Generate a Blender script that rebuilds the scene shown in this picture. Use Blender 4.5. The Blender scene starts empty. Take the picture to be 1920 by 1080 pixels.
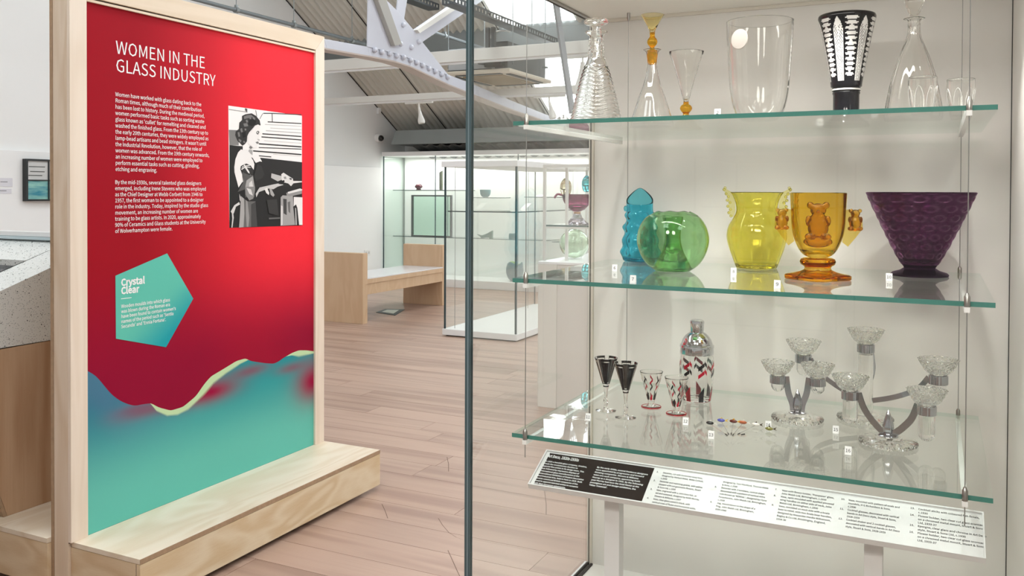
import bpy, math, os, random
from mathutils import Matrix, Vector
random.seed(7)
S = bpy.context.scene
C = S.collection
PI = math.pi

# ---------------------------------------------------------------- camera, world, exposure
cam = bpy.data.cameras.new('camera')
cam.sensor_width = 36.0
cam.lens = 1647.90335/1920*36
cam.shift_y = (384.430161-540)/1920
cam.clip_start = 0.05
cam.clip_end = 200
co = bpy.data.objects.new('camera', cam)
C.objects.link(co)
Rr, Uu, Ff = [[0.90001, 0.435852, 0.004001], [-0.009863, 0.011188, 0.999889], [-0.435759, 0.899949, -0.014368]]
co.matrix_world = Matrix(((Rr[0], Uu[0], -Ff[0], 0), (Rr[1], Uu[1], -Ff[1], 0), (Rr[2], Uu[2], -Ff[2], 1.45), (0, 0, 0, 1)))
S.camera = co
S.view_settings.view_transform = 'Standard'
S.view_settings.look = 'None'
S.view_settings.exposure = 0.6
S.view_settings.gamma = 1
S.view_settings.use_curve_mapping = False
S.cycles.max_bounces = 20
S.cycles.diffuse_bounces = 5
S.cycles.glossy_bounces = 8
S.cycles.transmission_bounces = 18
S.cycles.transparent_max_bounces = 40
S.cycles.sample_clamp_indirect = 6
S.cycles.use_denoising = True

W = bpy.data.worlds.new('overcast_sky')
S.world = W
W.use_nodes = True
W.node_tree.nodes['Background'].inputs[0].default_value = (0.93, 0.97, 1.0, 1)
W.node_tree.nodes['Background'].inputs[1].default_value = 4.8

def lamp(name, kind, loc, energy, color=(1, 1, 1), rot=None, size=None, size_y=None, target=None, **kw):
    l = bpy.data.lights.new(name, kind)
    l.energy = energy
    l.color = color
    if size is not None and kind == 'AREA':
        l.size = size
        if size_y:
            l.shape = 'RECTANGLE'
            l.size_y = size_y
    for k, v in kw.items():
        setattr(l, k, v)
    o = bpy.data.objects.new(name, l)
    C.objects.link(o)
    o.location = loc
    if target is not None:
        o.rotation_euler = (Vector(target)-Vector(loc)).to_track_quat('-Z', 'Y').to_euler()
    elif rot:
        o.rotation_euler = rot
    return o

# roof planes: the far slope falls from the ridge to the far eave, the near slope to the near eave
EY, EZ, SL = 12.0825, 2.4792, 0.585
RY = 4.5
RZ = EZ+SL*(EY-RY)
NY = -3.2
NZ = RZ-SL*(RY-NY)
XL = -7.9463
XR = 6.2
XS = -5.13      # left edge of the first rooflight strip
SKYX = [(XS, XS+1.06), (XS+3.18, XS+4.24), (XS+6.36, XS+7.42), (XS+9.54, XS+10.6)]
def roof_z(y):
    return RZ-SL*(y-RY) if y > RY else RZ-SL*(RY-y)
for a, b in SKYX:
    for y0, y1 in ((RY+1.2, EY-0.2), (RY-4.9, RY-1.0)):
        ym = (y0+y1)/2
        ln = (y1-y0)*math.hypot(1, SL)
        tilt = math.atan(SL)*(-1 if ym > RY else 1)
        p = lamp('rooflight_portal', 'AREA', ((a+b)/2, ym, roof_z(ym)+0.05), 1, rot=(tilt, 0, 0), size=b-a, size_y=ln)
        p.data.cycles.is_portal = True

# ---------------------------------------------------------------- materials
MATS = {}
def new(name):
    m = bpy.data.materials.new(name)
    m.use_nodes = True
    n = m.node_tree
    return m, n, n.nodes['Principled BSDF'], n.nodes['Material Output']
def N(n, t, **kw):
    k = n.nodes.new(t)
    for a, v in kw.items():
        if a.startswith('i_'):
            k.inputs[a[2:].replace('_', ' ')].default_value = v
        else:
            setattr(k, a, v)
    return k
def hexc(h):
    h = h.lstrip('#')
    o = []
    for i in (0, 2, 4):
        c = int(h[i:i+2], 16)/255
        o.append(c/12.92 if c <= 0.04045 else ((c+0.055)/1.055)**2.4)
    return (o[0], o[1], o[2], 1)
def plain(name, col, rough=0.5, metal=0.0, spec=0.5, bump=0.0, bscale=200, var=0.0, vscale=3, coat=0.0):
    m, n, b, o = new(name)
    b.inputs['Base Color'].default_value = col
    b.inputs['Roughness'].default_value = rough
    b.inputs['Metallic'].default_value = metal
    b.inputs['Specular IOR Level'].default_value = spec
    b.inputs['Coat Weight'].default_value = coat
    tc = N(n, 'ShaderNodeTexCoord')
    if var:
        t = N(n, 'ShaderNodeTexNoise', i_Scale=vscale, i_Detail=4.0)
        n.links.new(tc.outputs['Object'], t.inputs['Vector'])
        mr = N(n, 'ShaderNodeMapRange')
        mr.inputs[3].default_value = 1-var
        mr.inputs[4].default_value = 1+var
        n.links.new(t.outputs['Fac'], mr.inputs[0])
        hs = N(n, 'ShaderNodeHueSaturation')
        hs.inputs['Color'].default_value = col
        n.links.new(mr.outputs[0], hs.inputs['Value'])
        n.links.new(hs.outputs[0], b.inputs['Base Color'])
    if bump:
        t = N(n, 'ShaderNodeTexNoise', i_Scale=bscale, i_Detail=3.0)
        n.links.new(tc.outputs['Object'], t.inputs['Vector'])
        bm = N(n, 'ShaderNodeBump', i_Strength=bump, i_Distance=0.002)
        n.links.new(t.outputs['Fac'], bm.inputs['Height'])
        n.links.new(bm.outputs[0], b.inputs['Normal'])
    return m
def wood(name, light, dark, scale=(3, 1, 3), rough=0.45, wave=5.0, dist=6.0, rnd=0.0, contrast=1.0):
    """rotary-cut veneer: stretched noise contour lines, plus a finer fibre"""
    m, n, b, o = new(name)
    tc = N(n, 'ShaderNodeTexCoord')
    mp = N(n, 'ShaderNodeMapping')
    mp.inputs['Scale'].default_value = scale
    n.links.new(tc.outputs['Object'], mp.inputs['Vector'])
    src = mp.outputs[0]
    oi = N(n, 'ShaderNodeObjectInfo')
    if rnd:
        ad = N(n, 'ShaderNodeVectorMath', operation='ADD')
        cb = N(n, 'ShaderNodeCombineXYZ')
        ml = N(n, 'ShaderNodeMath', operation='MULTIPLY')
        ml.inputs[1].default_value = 37.0
        ge = N(n, 'ShaderNodeNewGeometry')
        sm = N(n, 'ShaderNodeMath', operation='ADD')
        fr = N(n, 'ShaderNodeMath', operation='FRACT')
        n.links.new(oi.outputs['Random'], sm.inputs[0])
        n.links.new(ge.outputs['Random Per Island'], sm.inputs[1])
        n.links.new(sm.outputs[0], fr.inputs[0])
        rv = fr.outputs[0]
        n.links.new(rv, ml.inputs[0])
        n.links.new(ml.outputs[0], cb.inputs[0])
        n.links.new(ml.outputs[0], cb.inputs[2])
        n.links.new(src, ad.inputs[0])
        n.links.new(cb.outputs[0], ad.inputs[1])
        src = ad.outputs[0]
    t = N(n, 'ShaderNodeTexNoise', i_Scale=1.0, i_Detail=2.0, i_Distortion=0.6)
    n.links.new(src, t.inputs['Vector'])
    mu = N(n, 'ShaderNodeMath', operation='MULTIPLY')
    mu.inputs[1].default_value = wave*6.28
    n.links.new(t.outputs['Fac'], mu.inputs[0])
    si = N(n, 'ShaderNodeMath', operation='SINE')
    n.links.new(mu.outputs[0], si.inputs[0])
    t2 = N(n, 'ShaderNodeTexNoise', i_Scale=dist, i_Detail=6.0, i_Roughness=0.7)
    mp2 = N(n, 'ShaderNodeMapping')
    mp2.inputs['Scale'].default_value = [min(s*s, 40)*1.5 for s in scale]
    n.links.new(tc.outputs['Object'], mp2.inputs['Vector'])
    n.links.new(mp2.outputs[0], t2.inputs['Vector'])
    mr = N(n, 'ShaderNodeMapRange')
    mr.inputs[1].default_value = -1
    mr.inputs[2].default_value = 1
    mr.inputs[3].default_value = 0.0
    mr.inputs[4].default_value = 0.55*contrast
    n.links.new(si.outputs[0], mr.inputs[0])
    ml2 = N(n, 'ShaderNodeMath', operation='MULTIPLY_ADD')
    ml2.inputs[1].default_value = 0.7*contrast
    n.links.new(t2.outputs['Fac'], ml2.inputs[0])
    n.links.new(mr.outputs[0], ml2.inputs[2])
    mx = N(n, 'ShaderNodeMix', data_type='RGBA')
    mx.inputs['A'].default_value = light
    mx.inputs['B'].default_value = dark
    n.links.new(ml2.outputs[0], mx.inputs['Factor'])
    out = mx.outputs['Result']
    if rnd:
        hs = N(n, 'ShaderNodeHueSaturation')
        mr2 = N(n, 'ShaderNodeMapRange')
        mr2.inputs[3].default_value = 1-rnd
        mr2.inputs[4].default_value = 1+rnd
        n.links.new(rv, mr2.inputs[0])
        n.links.new(mr2.outputs[0], hs.inputs['Value'])
        n.links.new(out, hs.inputs['Color'])
        out = hs.outputs[0]
    n.links.new(out, b.inputs['Base Color'])
    b.inputs['Roughness'].default_value = rough
    return m
def pane(name, tint=(1, 1, 1), r0=0.04):
    """clean flat glass: lets light straight through, mirrors more at grazing angles"""
    m, n, b, o = new(name)
    n.nodes.remove(b)
    lw = N(n, 'ShaderNodeLayerWeight')
    lw.inputs[0].default_value = 0.5
    pw = N(n, 'ShaderNodeMath', operation='POWER')
    pw.inputs[1].default_value = 5.0
    n.links.new(lw.outputs['Facing'], pw.inputs[0])
    ma = N(n, 'ShaderNodeMath', operation='MULTIPLY_ADD')
    ma.inputs[1].default_value = 1-r0
    ma.inputs[2].default_value = r0
    n.links.new(pw.outputs[0], ma.inputs[0])
    tr = N(n, 'ShaderNodeBsdfTransparent')
    tr.inputs[0].default_value = (*tint, 1)
    gl = N(n, 'ShaderNodeBsdfGlossy')
    gl.inputs['Roughness'].default_value = 0.0
    gl.inputs['Color'].default_value = (1, 1, 1, 1)
    mx = N(n, 'ShaderNodeMixShader')
    n.links.new(ma.outputs[0], mx.inputs[0])
    n.links.new(tr.outputs[0], mx.inputs[1])
    n.links.new(gl.outputs[0], mx.inputs[2])
    n.links.new(mx.outputs[0], o.inputs[0])
    return m
def glass(name, col=(1, 1, 1), rough=0.0, ior=1.5, density=None, bump=0, bscale=60):
    m, n, b, o = new(name)
    n.nodes.remove(b)
    g = N(n, 'ShaderNodeBsdfGlass')
    g.inputs['Color'].default_value = (*col, 1)
    g.inputs['Roughness'].default_value = rough
    g.inputs['IOR'].default_value = ior
    n.links.new(g.outputs[0], o.inputs[0])
    if bump:
        tc = N(n, 'ShaderNodeTexCoord')
        t = N(n, 'ShaderNodeTexNoise', i_Scale=bscale, i_Detail=1.0)
        n.links.new(tc.outputs['Object'], t.inputs['Vector'])
        bm = N(n, 'ShaderNodeBump', i_Strength=bump, i_Distance=0.004)
        n.links.new(t.outputs['Fac'], bm.inputs['Height'])
        n.links.new(bm.outputs[0], g.inputs['Normal'])
    return m

WHITE = plain('white_wall_paint', (0.82, 0.82, 0.815, 1), 0.7, bump=0.05, bscale=120, var=0.01)
WHITE2 = plain('white_lacquer', (0.84, 0.84, 0.84, 1), 0.35)
CASEW = plain('showcase_board', hexc('dcd9d4'), 0.5, bump=0.02)
BRACKET = plain('white_acrylic', (0.85, 0.85, 0.83, 1), 0.25)
BIRCH = wood('birch_plywood', hexc('ebdfce'), hexc('d6c2a6'), (5.0, 1.2, 5.0), contrast=0.8)
BIRCHV = wood('birch_plywood_upright', hexc('e8d8c5'), hexc('d2b99c'), (5.0, 5.0, 0.9), contrast=0.8)
BIRCHP = wood('birch_lipping', hexc('efe0d0'), hexc('dcc7b1'), (6.0, 6.0, 0.8), contrast=0.6)
BENCHW = wood('bench_plywood', hexc('d2b596'), hexc('c09d7a'), (4.0, 4.0, 1.0), contrast=0.6)
KIOSKW = wood('veneered_panel', hexc('d0b294'), hexc('b08c6c'), (3.0, 3.0, 0.6), contrast=1.1)
PLYEDGE = plain('plywood_edge', hexc('a88c70'), 0.6, var=0.25, vscale=60)
PLANK = wood('oak_plank', hexc('bea291'), hexc('977a6b'), (0.5, 7.0, 7.0), rough=0.40, wave=1.8, rnd=0.05, contrast=1.0)
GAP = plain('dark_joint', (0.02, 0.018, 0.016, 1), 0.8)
JOINT = plain('plank_joint_highlight', hexc('cbb3a3'), 0.6)  # pale colour stands in for highlights along the plank bevels
ROOFG = plain('grey_painted_sheet', hexc('c8c5bc'), 0.55, var=0.04, vscale=2)
ROOFD = plain('dark_grey_sheet', hexc('5d605e'), 0.5, var=0.05)
STEELB = plain('pale_blue_grey_steel_paint', hexc('c3c5cf'), 0.45, bump=0.03)
RAILW = plain('white_steel_paint', hexc('dcdad4'), 0.4)
ZINC = plain('galvanised_steel', hexc('8f9494'), 0.42, metal=0.7, var=0.06, vscale=5)
DARKM = plain('dark_grey_metal', hexc('484c4e'), 0.45, var=0.03)
TRAYM = plain('slotted_tray_steel', hexc('54585a'), 0.5, metal=0.3)
PIPEM = plain('grey_conduit', hexc('6c7274'), 0.4)
BLACK = plain('black_plastic', (0.012, 0.012, 0.012, 1), 0.35)
CHROME = plain('polished_chrome', (0.66, 0.67, 0.69, 1), 0.07, metal=1.0)
CHROMED = plain('dull_chrome', (0.50, 0.515, 0.54, 1), 0.1, metal=1.0)
STEEL = plain('brushed_steel', (0.36, 0.345, 0.32, 1), 0.3, metal=1.0)
WIRE = plain('steel_wire', (0.33, 0.33, 0.32, 1), 0.35, metal=0.8)
EDGE = plain('glass_edge_green', hexc('3f7d72'), 0.15, var=0.12, vscale=9)
EDGED = plain('glass_edge_dark', hexc('46585c'), 0.15, var=0.1)
SEAL = plain('grey_seal', hexc('6b7c82'), 0.3)
PANE = pane('clear_pane', (0.985, 0.99, 0.985))
PANEG = pane('pale_green_pane', (0.93, 0.965, 0.945))
PANEAR = pane('museum_pane', (0.985, 0.987, 0.982), 0.014)
CEILW = plain('case_ceiling_white', hexc('f0ece6'), 0.5)
SHELFG = pane('shelf_glass', (0.965, 0.985, 0.975), 0.045)
INK = plain('white_print', (0.88, 0.88, 0.88, 1), 0.6)
INKB = plain('black_print', (0.01, 0.01, 0.01, 1), 0.6)
BOARDW = plain('white_board', (0.69, 0.69, 0.685, 1), 0.6, spec=0.1)
BOARDB = plain('black_brown_print', hexc('241d1a'), 0.6, spec=0.1)
CLEAR = glass('clear_crystal', (0.99, 0.99, 0.985))
CLEARB = glass('clear_crystal_rippled', (0.99, 0.99, 0.985), bump=0.25, bscale=90)

# ---------------------------------------------------------------- mesh builder and naming
ORG = {}
class MB:
    def __init__(s):
        s.v = []; s.f = []; s.m = []
    def add(s, vs, fs, mi=0):
        k = len(s.v)
        s.v += [tuple(p) for p in vs]
        s.f += [tuple(i+k for i in f) for f in fs]
        s.m += [mi]*len(fs) if isinstance(mi, int) else list(mi)
        return s
    def box(s, x0, x1, y0, y1, z0, z1, mi=0, top=None):
        v = [(x0, y0, z0), (x1, y0, z0), (x1, y1, z0), (x0, y1, z0), (x0, y0, z1), (x1, y0, z1), (x1, y1, z1), (x0, y1, z1)]
        f = [(3, 2, 1, 0), (4, 5, 6, 7), (0, 1, 5, 4), (1, 2, 6, 5), (2, 3, 7, 6), (3, 0, 4, 7)]
        if top is not None:      # material index of the two large faces
            return s.add(v, f, [top, top, mi, mi, mi, mi])
        return s.add(v, f, mi)
    def lathe(s, prof, seg=48, c=(0, 0, 0), mi=0, fn=None, close=False):
        """prof: (radius, height) going round; fn(r, z, angle, k) -> (r, z) reshapes a ring"""
        vs = []; fs = []; rings = []
        for k, (r, z) in enumerate(prof):
            if r < 1e-7:
                rings.append([len(vs)]); vs.append((c[0], c[1], c[2]+z)); continue
            ring = []
            for j in range(seg):
                a = 2*PI*j/seg
                rr, zz = fn(r, z, a, k) if fn else (r, z)
                ring.append(len(vs)); vs.append((c[0]+rr*math.cos(a), c[1]+rr*math.sin(a), c[2]+zz))
            rings.append(ring)
        pr = list(zip(rings, rings[1:]))
        if close:
            pr.append((rings[-1], rings[0]))
        for A, B in pr:
            for j in range(seg):
                j2 = (j+1) % seg
                if len(A) == 1 and len(B) == 1:
                    continue
                if len(A) == 1:
                    fs.append((A[0], B[j2], B[j]))
                elif len(B) == 1:
                    fs.append((A[j], A[j2], B[0]))
                else:
                    fs.append((A[j], A[j2], B[j2], B[j]))
        return s.add(vs, fs, mi)
    def tube(s, pts, r, seg=10, mi=0, rz=None, cap=True):
        pts = [Vector(p) for p in pts]
        vs = []; fs = []
        up = Vector((0, 0, 1))
        for i, p in enumerate(pts):
            d = (pts[min(i+1, len(pts)-1)]-pts[max(i-1, 0)]).normalized()
            a = d.cross(up)
            if a.length < 1e-3:
                a = d.cross(Vector((0, 1, 0)))
            a.normalize(); b = d.cross(a).normalized()
            rr = r[i] if isinstance(r, (list, tuple)) else r
            for j in range(seg):
                t = 2*PI*j/seg
                vs.append(p+a*(rr*math.cos(t))+b*((rz or 1)*rr*math.sin(t)))
        for i in range(len(pts)-1):
            for j in range(seg):
                j2 = (j+1) % seg
                fs.append((i*seg+j, i*seg+j2, (i+1)*seg+j2, (i+1)*seg+j))
        if cap:
            fs.append(tuple(range(seg-1, -1, -1)))
            fs.append(tuple((len(pts)-1)*seg+j for j in range(seg)))
        return s.add(vs, fs, mi)
    def prism(s, poly, d, mi=0, side=None):
        """a flat outline (3D points) given thickness along vector d"""
        n = len(poly)
        a = [Vector(p) for p in poly]
        vs = a+[p+Vector(d) for p in a]
        fs = [tuple(range(n-1, -1, -1)), tuple(range(n, 2*n))]+[(i, (i+1) % n, n+(i+1) % n, n+i) for i in range(n)]
        si = mi if side is None else side
        return s.add(vs, fs, [mi, mi]+[si]*n)
    def ball(s, c, r, seg=16, mi=0, sc=(1, 1, 1), rot=None):
        rg = max(6, seg//2)
        vs = []; fs = []
        for i in range(rg+1):
            th = PI*i/rg
            for j in range(seg):
                a = 2*PI*j/seg
                p = Vector((r*sc[0]*math.sin(th)*math.cos(a), r*sc[1]*math.sin(th)*math.sin(a), r*sc[2]*math.cos(th)))
                if rot is not None:
                    p = rot @ p
                vs.append(p+Vector(c))
        for i in range(rg):
            for j in range(seg):
                j2 = (j+1) % seg
                fs.append((i*seg+j, (i+1)*seg+j, (i+1)*seg+j2, i*seg+j2))
        return s.add(vs, fs, mi)
    def build(s, name, mats, parent=None, smooth=False, local=False, bevel=0, kind=None, label=None, angle=40):
        me = bpy.data.meshes.new(name)
        off = Vector((0, 0, 0)) if (parent is None or local) else ORG.get(parent.name, Vector((0, 0, 0)))
        me.from_pydata([(p[0]-off[0], p[1]-off[1], p[2]-off[2]) for p in s.v], [], s.f)
        me.validate()
        for m in (mats if isinstance(mats, (list, tuple)) else [mats]):
            me.materials.append(m)
        if any(s.m) and len(me.polygons) == len(s.m):
            me.polygons.foreach_set('material_index', s.m)
        if smooth:
            me.polygons.foreach_set('use_smooth', [True]*len(me.polygons))
            me.set_sharp_from_angle(angle=math.radians(angle))
        o = bpy.data.objects.new(name, me)
        C.objects.link(o)
        if parent is not None:
            o.parent = parent
            ORG[o.name] = ORG.get(parent.name, Vector((0, 0, 0))).copy()
        else:
            ORG[o.name] = Vector((0, 0, 0))
        if bevel:
            md = o.modifiers.new('bevel', 'BEVEL')
            md.width = bevel
            md.segments = 2
            md.limit_method = 'ANGLE'
        if kind:
            o['kind'] = kind
        if label:
            o['label'] = label
        return o
def thing(name, label, cat, loc=(0, 0, 0), group=None, rotz=0):
    o = bpy.data.objects.new(name, None)
    o.empty_display_size = 0.1
    C.objects.link(o)
    o.location = loc
    o.rotation_euler = (0, 0, rotz)
    ORG[o.name] = Vector(loc)
    o['label'] = label
    o['category'] = cat
    if group:
        o['group'] = group
    return o
def tag(o, label, cat, group=None):
    o['label'] = label
    o['category'] = cat
    if group:
        o['group'] = group
    return o
def dup(root, loc, label, rotz=None):
    r = root.copy()
    C.objects.link(r)
    r.location = loc
    if rotz is not None:
        r.rotation_euler = (0, 0, rotz)
    r['label'] = label
    ORG[r.name] = Vector(loc)
    for ch in list(root.children):
        c = ch.copy()
        C.objects.link(c)
        c.parent = r
        for g in list(ch.children):
            d = g.copy()
            C.objects.link(d)
            d.parent = c
    return r
SANS = None
fp = os.path.join(bpy.utils.resource_path('LOCAL'), 'datafiles', 'fonts', 'Noto Sans CJK Regular.woff2')      # a font that ships inside Blender
if os.path.exists(fp):
    try:
        SANS = bpy.data.fonts.load(fp)
    except Exception:
        SANS = None
CAPR = 0.2567 if SANS else 0.682      # height of a capital in the font's own units
def text(name, lines, org, ux, uy, size, mat, parent, spacing=1.3, width=None, bold=0.0, lift=0.0006, wi=None):
    """lettering as a mesh: first baseline starts at org, runs along ux, lines step down along -uy; width fits line wi (or the longest)"""
    cu = bpy.data.curves.new('lettering', 'FONT')
    if SANS:
        cu.font = SANS
    cu.body = '\n'.join(lines)
    cu.size = 1.0
    cu.space_line = 1.0
    cu.resolution_u = 2
    cu.offset = bold*0.55*CAPR/0.682
    to = bpy.data.objects.new('lettering_source', cu)
    C.objects.link(to)
    dg = bpy.context.evaluated_depsgraph_get()
    dg.update()
    me = bpy.data.meshes.new_from_object(to.evaluated_get(dg))
    ys = sorted({0})
    vs = [tuple(v.co) for v in me.vertices]
    fs = [tuple(p.vertices) for p in me.polygons]
    bpy.data.objects.remove(to)
    bpy.data.curves.remove(cu)
    bpy.data.meshes.remove(me)
    w = max(v[0] for v in vs)-min(v[0] for v in vs)
    x0 = min(v[0] for v in vs)
    kx = (width/w) if width else size*0.682/CAPR
    ux = Vector(ux).normalized(); uy = Vector(uy).normalized()
    nn = ux.cross(uy)
    org = Vector(org)
    # one built-in line step is 1.0 text unit; give each line its own step
    out = []
    for x, y, z in vs:
        k = max(0, min(len(lines)-1, round(-(y-0.25)/1.0)))
        yl = y+k*1.0
        out.append(org+ux*((x-x0)*kx)+uy*(yl*size*0.682/CAPR-k*spacing)+nn*lift)
    mb = MB()
    mb.add(out, fs)
    return mb.build(name, mat, parent)

# ================================================================ the room
fl = MB().box(XL-0.3, XR+0.3, NY-0.4, EY+0.4, -0.12, -0.006).build('floor', JOINT, kind='structure')
PW = 0.19
rest = MB()
k = -40
while True:
    y0 = 3.806+k*PW
    k += 1
    if y0 > EY:
        break
    if y0 < NY:
        continue
    x = XL-random.uniform(0, 2.0)
    while x < XR:
        ln = random.uniform(1.7, 2.3)
        x0, x1 = max(x, XL), min(x+ln, XR)
        x += ln
        if x1-x0 < 0.02:
            continue
        g = 0.0011
        near = 2.1 < y0 < 8.2 and x1 > -6.6 and x0 < -0.6
        m = MB() if near else rest
        m.box(x0+g, x1-g, y0+g, y0+PW-g, -0.02, 0)
        if near:
            m.build('plank', PLANK, fl)
rest.build('planks', PLANK, fl, kind='stuff')
# wear: a few long scratches in the boards beside the showcase
SCR = plain('scratch_dark', hexc('5a4436'), 0.8)
for pts in [[[-1.983, 3.357], [-1.925, 3.295], [-1.858, 3.235], [-1.804, 3.204], [-1.769, 3.196]], [[-1.77, 3.073], [-1.708, 3.0], [-1.637, 2.916], [-1.596, 2.869]], [[-2.31, 3.396], [-2.246, 3.328], [-2.184, 3.257]], [[-2.403, 4.159], [-2.334, 4.056], [-2.271, 3.947]], [[-1.707, 3.901], [-1.626, 3.736], [-1.572, 3.612]]]:
    m = MB()
    m.add([(a+d, b, 0.0004) for a, b in pts for d in (-0.0016, 0.0016)], [(2*i, 2*i+1, 2*i+3, 2*i+2) for i in range(len(pts)-1)])
    m.build('scratch', SCR, fl)

# walls
wl = MB()
wl.prism([(XL-0.2, NY-0.2, -0.1), (XL-0.2, EY+0.5, -0.1), (XL-0.2, EY+0.5, EZ+0.05), (XL-0.2, RY, RZ+0.35), (XL-0.2, NY-0.2, NZ+0.2)], (0.2, 0, 0))
wl = wl.build('wall_left', WHITE, kind='structure')
LINE = XL+0.05
MB().box(XL, LINE, 2.0, 11.576, 0, 1.831).build('lining_panel', WHITE2, wl, bevel=0.004)
MB().box(LINE, LINE+0.012, 2.0, 11.576, 0, 0.09).build('skirting', WHITE2, wl)
MB().box(XL-0.2, XR+0.2, EY+0.25, EY+0.45, -0.1, EZ+0.3).build('wall_far', WHITE, kind='structure')
MB().box(XL-0.2, XR+0.2, NY-0.2, NY, -0.1, NZ+0.2).build('wall_near', WHITE, kind='structure')
wr = MB()
wr.prism([(XR, NY-0.2, -0.1), (XR, EY+0.5, -0.1), (XR, EY+0.5, EZ+0.05), (XR, RY, RZ+0.35), (XR, NY-0.2, NZ+0.2)], (0.2, 0, 0))
wr.build('wall_right', WHITE, kind='structure')

# roof: corrugated sheets in bays, with translucent rooflight sheets between them
ce = MB()
ce.box(XL, XR, RY-0.25, RY+0.25, RZ-0.16, RZ-0.02)
ce = ce.build('ceiling', ROOFG, kind='structure')
m, n, b, o = new('rooflight_sheet')
n.nodes.remove(b)
tr = N(n, 'ShaderNodeBsdfTransparent'); tr.inputs[0].default_value = (0.95, 0.97, 0.97, 1)
tl = N(n, 'ShaderNodeBsdfTranslucent'); tl.inputs[0].default_value = (0.9, 0.93, 0.93, 1)
mx = N(n, 'ShaderNodeMixShader'); mx.inputs[0].default_value = 0.15
n.links.new(tr.outputs[0], mx.inputs[1]); n.links.new(tl.outputs[0], mx.inputs[2]); n.links.new(mx.outputs[0], o.inputs[0])
GRP = m
def corrugated(w, y0, y1, amp=0.021, per=0.106, inset=0):
    """verts of a corrugated sheet from x=0..w, its lines running down the slope"""
    nper = round(w/per)
    nx = nper*8
    vs = []
    for i in range(nx+1):
        x = w*i/nx
        dz = amp*math.cos(2*PI*i/8)
        vs += [(x, y0, roof_z(y0)+dz), (x, y1, roof_z(y1)+dz)]
    return vs, [(2*i, 2*i+1, 2*i+3, 2*i+2) for i in range(nx)]
mesh_cache = {}
def sheet(name, mat, x0, y0, y1):
    key = (name, y0, y1)
    if key not in mesh_cache:
        m = MB(); v, f = corrugated(1.06, y0, y1); m.add(v, f)
        o = m.build(name, mat, ce, smooth=True, angle=80)
        mesh_cache[key] = o
    else:
        o = mesh_cache[key].copy()
        C.objects.link(o)
    o.location.x = x0
    return o
bays = []
x = XS
while x > XL-0.2:
    x -= 1.06
x0s = x
while x < XR:
    light = any(abs(x-a) < 0.05 for a, _ in SKYX)
    for y0, y1 in ((RY+0.1, EY+0.25), (RY-0.1, NY-0.1)):
        if light:
            top, bot = (RY+1.2, EY-0.12) if y1 > RY else (RY-1.0, RY-4.9)
            sheet('rooflight_sheet', GRP, x, top, bot)
            sheet('roof_sheet', ROOFG, x, y0, top)
            sheet('roof_sheet', ROOFG, x, bot, y1)
        else:
            sheet('roof_sheet', ROOFG, x, y0, y1)
    x += 1.06
# dark sheet laps that show as lines up the slope
for xs in (XL+0.012, -7.013, XS-0.01):
    m = MB()
    y0, y1 = RY+0.3, EY+0.2
    m.prism([(xs-0.008, y0, roof_z(y0)-0.03), (xs+0.008, y0, roof_z(y0)-0.03), (xs+0.008, y1, roof_z(y1)-0.03), (xs-0.008, y1, roof_z(y1)-0.03)], (0, 0, -0.006))
    m.build('lap_strip', GAP, ce)
# eave: boxed gutter beam with splayed end, dark soffit sheet below it
BY = 10.203
ev = MB()
x0 = -7.598
ev.prism([(x0-0.02, 12.9*0.895, 2.405), (x0-0.1, 12.9*0.895, 2.189), (x0-0.1, 13.8*0.895, 2.189), (x0-0.02, 13.8*0.895, 2.405)], (XR-x0, 0, 0))
ev.build('trim_1', ZINC, kind='structure')
sf = MB()
v = []
for i in range(241):
    xx = -7.342+i*0.05
    dz = 0.012*(1 if (i//2) % 2 else -1)
    v += [(xx, 12.97*0.895, 2.177-0.006+dz), (xx, 13.6*0.895, 2.0+dz)]
sf.add(v, [(2*i, 2*i+1, 2*i+3, 2*i+2) for i in range(240)])
sf.build('trim_2', ROOFD, kind='structure')
# valley beam across the slope
m = MB().box(XL, XR, BY, BY+0.16, 3.329, 3.598)
m.box(XL, XR, BY-0.05, BY+0.2, 3.308, 3.329)
m.build('trim_3', ZINC, kind='structure')

# ---------------------------------------------------------------- roof truss with its bolted node
TX = -4.7521
tr = thing('roof_truss', 'pale grey bolted steel roof truss with gusset plate, crossing above the exhibition', 'truss', (TX, 8.0, 2.7))
def plate(name, pts, t=0.02, x=None, mat=STEELB, parent=None, off=0.0):
    m = MB()
    m.prism([(TX+off, y, z) for y, z in pts], (t, 0, 0))
    return m.build(name, mat, parent or tr, bevel=0.003)
CH_T = [[5.7674, 2.7646], [6.0815, 2.7574], [6.73, 2.7865], [7.1438, 2.7923], [7.4777, 2.782], [8.1992, 2.7105], [8.8273, 2.6661], [9.8025, 2.5768], [11.5752, 2.4351]]
CH_B = [[5.7675, 2.6769], [6.118, 2.6808], [6.7471, 2.7055], [7.1441, 2.7153], [7.4387, 2.7024], [8.1998, 2.6077], [8.8281, 2.5511], [9.8034, 2.4715], [11.5761, 2.3671]]
CH_T = [(CH_T[0][0]-3.0, CH_T[1][1])]+[(a, b) for a, b in CH_T[1:]]
CH_B = [(CH_B[0][0]-3.0, CH_B[1][1])]+[(a, b) for a, b in CH_B[1:]]
for i in range(len(CH_T)-1):
    plate('chord', [CH_T[i], CH_T[i+1], CH_B[i+1], CH_B[i]], t=0.016)
m = MB()
for i in range(len(CH_B)-1):
    a, b2 = CH_B[i], CH_B[i+1]
    m.prism([(TX-0.11, a[0], a[1]), (TX-0.11, b2[0], b2[1]), (TX-0.11, b2[0], b2[1]-0.014), (TX-0.11, a[0], a[1]-0.014)], (0.135, 0, 0))
m.build('chord_flange', plain('truss_flange_paint', hexc('b5a79e'), 0.5), tr)
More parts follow.
